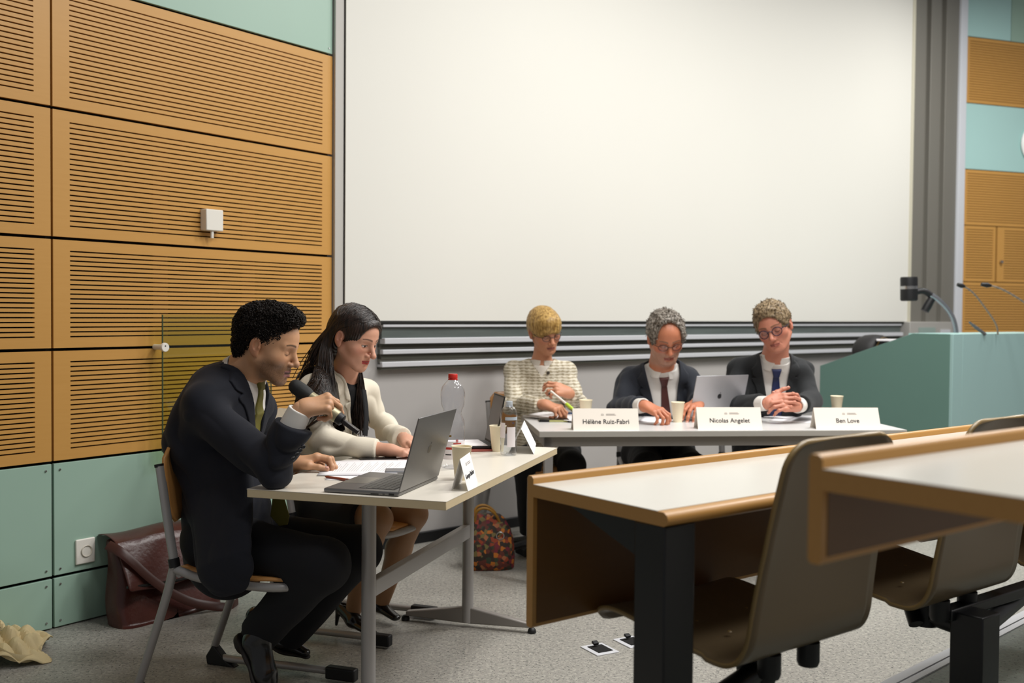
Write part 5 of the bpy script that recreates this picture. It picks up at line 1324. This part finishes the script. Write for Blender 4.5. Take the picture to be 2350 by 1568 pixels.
# ------------------------------------------------------------------ the woman in the cream jacket
def strands(paths, r, n=5):
    mb = MB()
    for P in paths: mb.tube(P, r if hasattr(r, '__len__') else [r*.5, r, r, r*.35], n, cap=False)
    return mb
def woman1():
    s = .95; org = Vector((WOM.x, WOM.y, 0))
    hd = Head(D(813, 777, 4.08), (.87, -.50), pitch=19, roll=2, scale=.99, skin='#cf9a80', lip='#a8262a', jaw=.90, nose=1.15, blush=.35, brow='#2b1c16', brow_w=.9, lid='half', cheek=1)
    J = dict(pelvis=D(742, 1160, 4.28), chest=D(762, 960, 4.18), neck=D(788, 868, 4.16), sR=D(722, 892, 4.02), sL=D(834, 903, 4.28), eR=D(748, 1018, 3.92), wR=D(888, 1034, 3.88),
             eL=D(888, 985, 4.36), wL=D(930, 1010, 4.12), hR=D(738, 1165, 4.20), kR=D(868, 1192, 3.98), aR=D(812, 1398, 4.12), hL=D(765, 1160, 4.36), kL=D(950, 1180, 4.18), aL=D(876, 1382, 4.30))
    hR = ('wR', 'eR', (.97, -.15, .0), (.0, .05, 1), -1, [(.35, .5, .3)]*2+[(.45, .5, .3)]*2, dict(spread=.1, sc=.92, thumb=(.4, .3, .2, .2)))
    hL = ('wL', 'eL', (.55, -.80, -.02), (.1, .0, 1), 1, [(.3, .6, .3)]*2+[(.4, .6, .4)]*2, dict(spread=.1, sc=.92, thumb=(.4, .3, .2, .2)))
    t, j, torso, arm, leg = person('woman with long dark hair in a cream jacket reading at the near table', org, hd, J, s, voxel=.0018, hands=(hR, hL), neck_r=.046, legs_bare='#9a7352')
    clothes_suit(t, org, j, s, m_cream_w, m_blackfab, m_blackfab, hd, vz=(0, .30), lap=.018, seed=31, cuffs=(), skirt=.10, fold=.006, armr=.98, tb=.135, sleeve=.02, tie=False, vw=.06, has_collar=False)
    # skirt over the thighs
    g = U(cap(j['hR'], j['hR']*.12+j['kR']*.88, .098, .075), (cap(j['hL'], j['hL']*.12+j['kL']*.88, .098, .072), .06), (fcap(j['pelvis']+j['up']*.12, j['pelvis'], .125, .14, j['fw'], .8), .06))
    kk = (j['kR']+j['kL'])/2; hh = (j['hR']+j['hL'])/2; dd = nrm(kk-hh)
    g2 = lambda P: smax(g(P)+.003*vnoise(P, 40, 2), (P-(kk-dd*.075))@dd, .006)
    lo, hi = bound([j[k] for k in ('hR', 'hL', 'kR', 'kL', 'pelvis')], .16); to_obj('skirt', [mesh_sdf(g2, lo, hi, .005)], m_blackfab, t, None, org)
    for A_, hx, tx in (('aR', (788, 1428, 4.14), (852, 1462, 4.02)), ('aL', (850, 1392, 4.34), (907, 1426, 4.24))):
        h, o = D(*hx), D(*tx); d = (o-h).normalized(); up = Vector((.15, 0, 1))
        g = U(fcap(h+Vector((0, 0, .055)), h*.6+o*.4+Vector((0, 0, .03)), .030, .030, (0, 1, 0), .9), (fcap(h*.6+o*.4+Vector((0, 0, .025)), o+Vector((0, 0, .016)), .032, .022, (0, 0, 1), .65), .02))
        ank = V3(D(*hx))+np.array([.03, .0, .11]); g3 = lambda P, g=g, ank=ank: smax(g(P), -ell(ank, (.06, .032, .055))(P), .004)
        heel = cap(h+Vector((-.02, 0, .05)), h+Vector((-.028, 0, -.01)), .012, .006)
        lo, hi = bound([h, o, h+Vector((0, 0, .1))], .05); to_obj('court_shoe', [mesh_sdf(U(g3, (heel, .01)), lo, hi, .003)], m_shoe, t, None, org)
    # hair cap
    m_h = hair_mat('long_dark_hair', '#120c09', '#33241c', .32, (60, 60, 6), .5)
    k = U(ell((0, -.018, .042), (.085, .106, .092)), (ell((0, .030, .045), (.070, .068, .066)), .03), (ell((0, -.07, -.03), (.068, .050, .09)), .04))
    cf_ = U(ell((0, .126, .004), (.085, .080, .086)), (ell((0, .075, -.070), (.12, .080, .085)), .02), ell((.086, -.008, -.006), (.020, .021, .034)))
    def hair(P):
        p = hd.loc(P); a = np.arctan2(p[:, 0], p[:, 1]); return smax(k(p)+.0012*np.sin(a*60+p[:, 2]*20)+.001*vnoise(p, 120, 2), -cf_(p), .006)*hd.s
    lo, hi = bound([hd.w((a, b, c)) for a in (-.1, .1) for b in (-.14, .12) for c in (-.13, .15)], .005)
    caphair = mesh_sdf(hair, lo, hi, .0026)
    # long falling locks: bundle of thin strands following the skull and then hanging
    rs = np.random.RandomState(5); paths = []
    def onto(c_):
        c_ = np.array([c_], dtype=f32)
        for _ in range(4):
            d_ = k(c_)[0]-.001; g_ = np.array([k(c_+np.array([v], dtype=f32)*.002)[0]-k(c_-np.array([v], dtype=f32)*.002)[0] for v in ((1, 0, 0), (0, 1, 0), (0, 0, 1))]); g_ /= np.linalg.norm(g_)+1e-9; c_ = c_-(g_*d_).astype(f32)[None]
        return c_[0]+rs.normal(size=3).astype(f32)*.0012
    def fall(side, n, xe, ln, y0r, back):
        for _ in range(n):
            v = rs.uniform(0, 1); y0 = y0r[0]+(y0r[1]-y0r[0])*v; sx = side
            # parting -> temple -> over the ear -> behind the jaw -> hanging free
            zt = .118-max(0, y0-.02)*.35
            p = [hd.w(onto(c_)) for c_ in ((sx*.003, y0, zt+.008), (sx*.026, y0-.002, zt+.002), (sx*.050, y0-.006, zt-.012), (sx*.068, y0*.8-.008, .085), (sx*.076, y0*.5-.014, .058+.015*(1-v)), (sx*.086, -.030-.05*(1-v)*back, .018+.01*v))]+[hd.w((sx*.080, -.044-.055*(1-v)*back, -.035))]
            q = p[-1].copy(); dx = np.array(xe[0], dtype=f32)*v+np.array(xe[1], dtype=f32)*(1-v)+rs.normal(size=3).astype(f32)*.010; L = ln*rs.uniform(.75, 1.03); ph = rs.uniform(0, 6)
            for i in range(1, 6):
                u = i/5; p.append(q+dx*u**.9+np.array([.005*math.sin(u*4+ph), .004*math.sin(u*5+ph), -L*u], dtype=f32))
            paths.append([Vector((x-np.array(org)).tolist()) for x in p])
    fall(1, 520, ((.020, -.085, 0), (-.015, -.085, 0)), .34, (-.06, .072), .8)
    fall(1, 110, ((-.02, .0, 0), (-.085, .0, 0)), .20, (-.10, -.03), 1.2)
    fall(-1, 230, ((.045, -.065, 0), (.02, -.05, 0)), .36, (-.02, .075), .3)
    mb = MB()
    for P in paths:
        P = smooth_path(P, 2); n_ = len(P); mb.tube(P, [.0012+.0008*math.sin(PI*i/(n_-1)) for i in range(n_-1)]+[.0004], 4, cap=False)
    Vh = np.array(mb.v, dtype=f32)+np.array(org, dtype=f32); Fh = np.array(mb.f)
    # keep strands outside the jacket and shoulders
    tor = U(torso, (cap(j['sR'], j['eR'], .062, .055), .03), (cap(j['sL'], j['eL'], .062, .055), .03)); 
    for _ in range(3):
        d = tor(Vh)-.026; e = .004; gr = np.stack([tor(Vh+np.array(v, dtype=f32)*e)-tor(Vh-np.array(v, dtype=f32)*e) for v in ((1, 0, 0), (0, 1, 0), (0, 0, 1))], 1); gr /= np.linalg.norm(gr, axis=1)[:, None]+1e-9
        Vh = Vh+gr*np.maximum(-d, 0)[:, None]*.8
    to_obj('hair', [caphair, (Vh, Fh)], m_h, t, None, org)
    sc_ = MB().tube(smooth_path([D(835, 895, 4.08)-org, D(842, 950, 4.03)-org, D(838, 1000, 4.0)-org], 2), .012, 8, flat=.4)
    sc_.build('black_top_edge', m_blackfab, t)
    return t, j
W1, JW = woman1()

# ------------------------------------------------------------------ the panel
def seated_legs(px, Yc, w_=.1, z0=.50, foot=(0, -.1)):
    X = D(px, 1000, Yc).x
    return dict(hR=(X-.09, Yc, z0), hL=(X+.09, Yc, z0), kR=(X-.12, Yc-.42, z0-.02), kL=(X+.12, Yc-.42, z0-.02), aR=(X-.1, Yc-.35, .11), aL=(X+.1, Yc-.35, .11))
def short_hair(hd, t, org, k, cf_, m, vox=.0035, noise=(.003, 200), curl=None, off=.010):
    sk_ = U(ell((0, -.017, .035), (.077, .096, .084)), (ell((0, .030, .036), (.063, .062, .060)), .03)); k0 = k; k = lambda p: smin(k0(p), sk_(p)-off, .01)
    def hair(P):
        p = hd.loc(P); return smax(k(p)+noise[0]*vnoise(p, noise[1], 3)+noise[0]*.6*vnoise(p, noise[1]*2, 8), -cf_(p), .006)*hd.s
    lo, hi = bound([hd.w((a, b, c)) for a in (-.1, .1) for b in (-.14, .12) for c in (-.12, .16)], .005)
    V, Q = mesh_sdf(hair, lo, hi, vox); parts = [(V, Q)]
    if curl:
        N_ = vnormals(V, Q); N_ = -N_ if float(((V-V.mean(0))*N_).sum()) < 0 else N_
        parts.append(curls(V, N_, '', None, None, None, curl[0], curl[1], 4, r=curl[2], tube_n=4, turns=.42))
    to_obj('hair', parts, m, t, None, org)
def panel_woman():
    s = .94; X = D(1240, 900, 5.95).x; org = Vector((X, 5.95, 0))
    hd = Head(D(1250, 760, 5.72), (.42, -.90), pitch=20, roll=-9, scale=1.0, skin='#c58a6a', lip='#96524a', jaw=.92, blush=.3, brow='#6e4c32', age=1, lid='down')
    J = dict(pelvis=(X, 5.82, .56), chest=D(1243, 905, 5.80), neck=D(1243, 832, 5.78), sR=D(1180, 850, 5.82), sL=D(1300, 852, 5.82), eR=D(1178, 930, 5.60), wR=D(1246, 928, 5.34), eL=D(1322, 925, 5.66), wL=D(1308, 903, 5.44), **seated_legs(1255, 5.95))
    hR = ('wR', 'eR', (.86, -.45, -.12), (.1, -.25, .95), -1, [(.7, 1.0, .6), (.9, 1.1, .6), (1.1, 1.1, .7), (1.2, 1.2, .7)], dict(spread=.03, sc=1.0, thumb=(.4, .3, .3, .6)))
    hL = ('wL', 'eL', (-.80, -.35, .35), (.15, -.75, .6), 1, [(.5, .8, .5), (.6, .9, .5), (.8, 1.0, .6), (.9, 1.0, .6)], dict(spread=.06, sc=.95, thumb=(.5, .4, .3, .3)))
    t, j, torso, arm, leg = person('woman with short blond hair and glasses in a beige tweed jacket', org, hd, J, s, voxel=.0024, bvox=.008, hands=(hR, hL), neck_r=.048)
    clothes_suit(t, org, j, s, m_tweed, mat('cream_top', '#cfc8bd', .8), m_blackfab, hd, vz=(0, .07), lap=.0, seed=41, cuffs=(), skirt=.2, fold=.004, armr=1.0, tb=.14, sleeve=.0, tie=False, vw=.055, vox=.0048)
    trousers(t, org, j, s, m_blackfab, leg, vox=.008)
    m_h = hair_mat('blond_hair', '#7f5e2c', '#c9a562', .45, (70, 70, 10), .4)
    k = U(ell((0, -.020, .045), (.089, .108, .092)), (ell((0, .045, .070), (.072, .060, .050)), .02), (ell((0, -.070, -.015), (.068, .045, .075)), .03))
    cf_ = U(ell((0, .120, -.062), (.12, .065, .088)), (ell((0, .065, -.10), (.12, .078, .085)), .01), ell((0, -.01, -.15), (.12, .15, .08)), ell((.095, -.005, -.02), (.02, .02, .034)), ell((-.095, -.005, -.02), (.02, .02, .034)))
    short_hair(hd, t, org, k, cf_, m_h, noise=(.0022, 120))
    glasses(hd, t, org, mat('brown_frames', '#2c1a1c', .3), r=(.021, .0165))
    ho = MB()
    for (px, py) in ((1258, 856), (1262, 905)): ho.lathe([(0, .004), (.008, .004), (.010, 0)], 14, m=Matrix.Translation(D(px, py, 5.70)-org) @ Matrix.Rotation(PI/2, 4, 'X'))
    ho.build('jacket_buttons', mat('horn_button', '#3d372e', .4), t)
    # the highlighter in her writing hand
    a, b = D(1264, 898, 5.36), D(1318, 942, 5.26); p = thing('highlighter_pen', 'white highlighter pen with a lime green end, held by the woman in tweed', 'pen', a); v = b-a
    MB().tube([Vector((0, 0, 0)), v*.7], .006, 12).build('barrel', m_white, p); MB().tube([v*.66, v*.9, v], [.0085, .0085, .004], 12).build('lime_cap', mat('lime', '#b7d23c', .4), p)
    a = D(1262, 935, 5.6); 
    return t
panel_woman()
def panel_man1():
    s = 1.05; X = D(1520, 900, 5.85).x; org = Vector((X, 5.85, 0))
    hd = Head(D(1528, 775, 5.50), (.10, -.99), pitch=27, roll=-4, scale=1.10, skin='#c07a5a', lip='#9a4f42', jaw=1.05, blush=.5, brow='#6b5546', age=1, lid='down', stub=.5, stubc='#a89a8e', shadow=.5)
    J = dict(pelvis=(X, 5.88, .58), chest=D(1514, 935, 5.68), neck=D(1519, 842, 5.57), sR=D(1446, 868, 5.62), sL=D(1582, 868, 5.63), eR=D(1418, 938, 5.50), wR=D(1476, 931, 5.20), eL=D(1604, 930, 5.52), wL=D(1602, 926, 5.42), **seated_legs(1512, 5.85))
    hR = ('wR', 'eR', (.75, -.62, -.18), (.1, -.3, .95), -1, [(.45, .9, .5), (.55, 1.0, .5), (.6, 1.0, .6), (.65, 1.0, .6)], dict(spread=.10, sc=1.05, thumb=(.5, .3, .3, .25)))
    hL = ('wL', 'eL', (-.35, -.9, -.1), (.1, -.2, .95), 1, [(.35, .7, .4)]*4, dict(spread=.12, sc=1.08))
    t, j, torso, arm, leg = person('man with grey hair and glasses in a navy suit and dark red tie', org, hd, J, s, voxel=.0024, bvox=.008, hands=(hR, hL), neck_r=.062)
    clothes_suit(t, org, j, s, m_navy2, m_shirt, m_wine, hd, vz=(0, .42), lap=.048, tiew=.034, seed=51, cuffs=(('eR', 'wR'), ('eL', 'wL')), cuff_len=.035, skirt=.3, fold=.005, armr=1.05, tb=.165, sleeve=.03, vw=.088, vox=.005)
    trousers(t, org, j, s, m_blackfab, leg, vox=.008)
    m_h = hair_mat('grey_curly_hair', '#40382e', '#9c948a', .5, (60, 60, 40), .3)
    k = U(ell((0, -.022, .048), (.083, .104, .085)), (ell((0, .015, .112), (.058, .05, .025)), .03))
    cf_ = U(ell((0, .118, .046), (.066, .092, .092)), ell((0, .122, .010), (.090, .084, .075)), (ell((0, .10, -.08), (.10, .110, .085)), .01), ell((0, -.0, -.13), (.14, .16, .085)), ell((.09, .0, -.02), (.018, .022, .03)), ell((-.09, .0, -.02), (.018, .022, .03)))
    short_hair(hd, t, org, k, cf_, m_h, noise=(.005, 130), curl=(900, .011, .0014), off=.014)
    glasses(hd, t, org, mat('thin_frames', '#33211f', .3), r=(.0225, .0155), th=.0015)
panel_man1()
def panel_man2():
    s = 1.05; X = D(1765, 900, 5.85).x; org = Vector((X, 5.85, 0))
    hd = Head(D(1776, 751, 5.50), (-.42, -.90), pitch=15, roll=-17, scale=1.08, skin='#c4826a', lip='#a0584c', jaw=1.02, blush=.35, brow='#5a422c', age=1, lid='down', lash=1)
    J = dict(pelvis=(X, 5.90, .58), chest=D(1769, 920, 5.68), neck=D(1778, 823, 5.56), sR=D(1696, 844, 5.64), sL=D(1838, 848, 5.62), eR=D(1688, 930, 5.52), wR=D(1758, 926, 5.27), eL=D(1862, 920, 5.50), wL=D(1830, 932, 5.27), **seated_legs(1770, 5.85))
    hR = ('wR', 'eR', (.85, -.35, .20), (-.25, -.80, .45), -1, [(.25, .75, .5), (.3, .8, .5), (.3, .85, .5), (.3, .9, .5)], dict(spread=.05, sc=1.06, thumb=(.7, .3, .2, .0)))
    hL = ('wL', 'eL', (-.85, -.40, .18), (.30, -.55, .55), 1, [(.5, .9, .5), (.5, .9, .5), (.5, .9, .5), (.5, .9, .5)], dict(spread=.05, sc=1.06, thumb=(.7, .3, .2, .0)))
    t, j, torso, arm, leg = person('man with round glasses, charcoal suit and blue tie, hands clasped', org, hd, J, s, voxel=.0024, bvox=.008, hands=(hR, hL), neck_r=.060)
    clothes_suit(t, org, j, s, m_char, m_shirt, m_blue, hd, vz=(0, .42), lap=.050, tiew=.040, seed=61, cuffs=(('eR', 'wR'), ('eL', 'wL')), cuff_len=.035, skirt=.3, fold=.005, armr=1.05, tb=.165, sleeve=.03, vw=.075, vox=.005)
    trousers(t, org, j, s, m_blackfab, leg, vox=.008)
    m_h = hair_mat('wavy_brown_hair', '#4a3a26', '#9a8668', .5, (60, 60, 30), .3)
    k = U(ell((0, -.020, .050), (.086, .104, .086)), (ell((0, .040, .095), (.060, .055, .040)), .03), (ell((0, -.065, .0), (.066, .045, .07)), .03))
    cf_ = U(ell((0, .125, .000), (.085, .078, .085)), (ell((0, .095, -.08), (.10, .090, .085)), .01), ell((0, -.0, -.135), (.14, .16, .085)), ell((.09, .0, -.02), (.018, .02, .03)), ell((-.09, .0, -.02), (.018, .02, .03)))
    short_hair(hd, t, org, k, cf_, m_h, noise=(.0045, 110), curl=(800, .011, .0014))
    glasses(hd, t, org, mat('purple_frames', '#2a2238', .25), r=(.0225, .0205), th=.0021)
panel_man2()
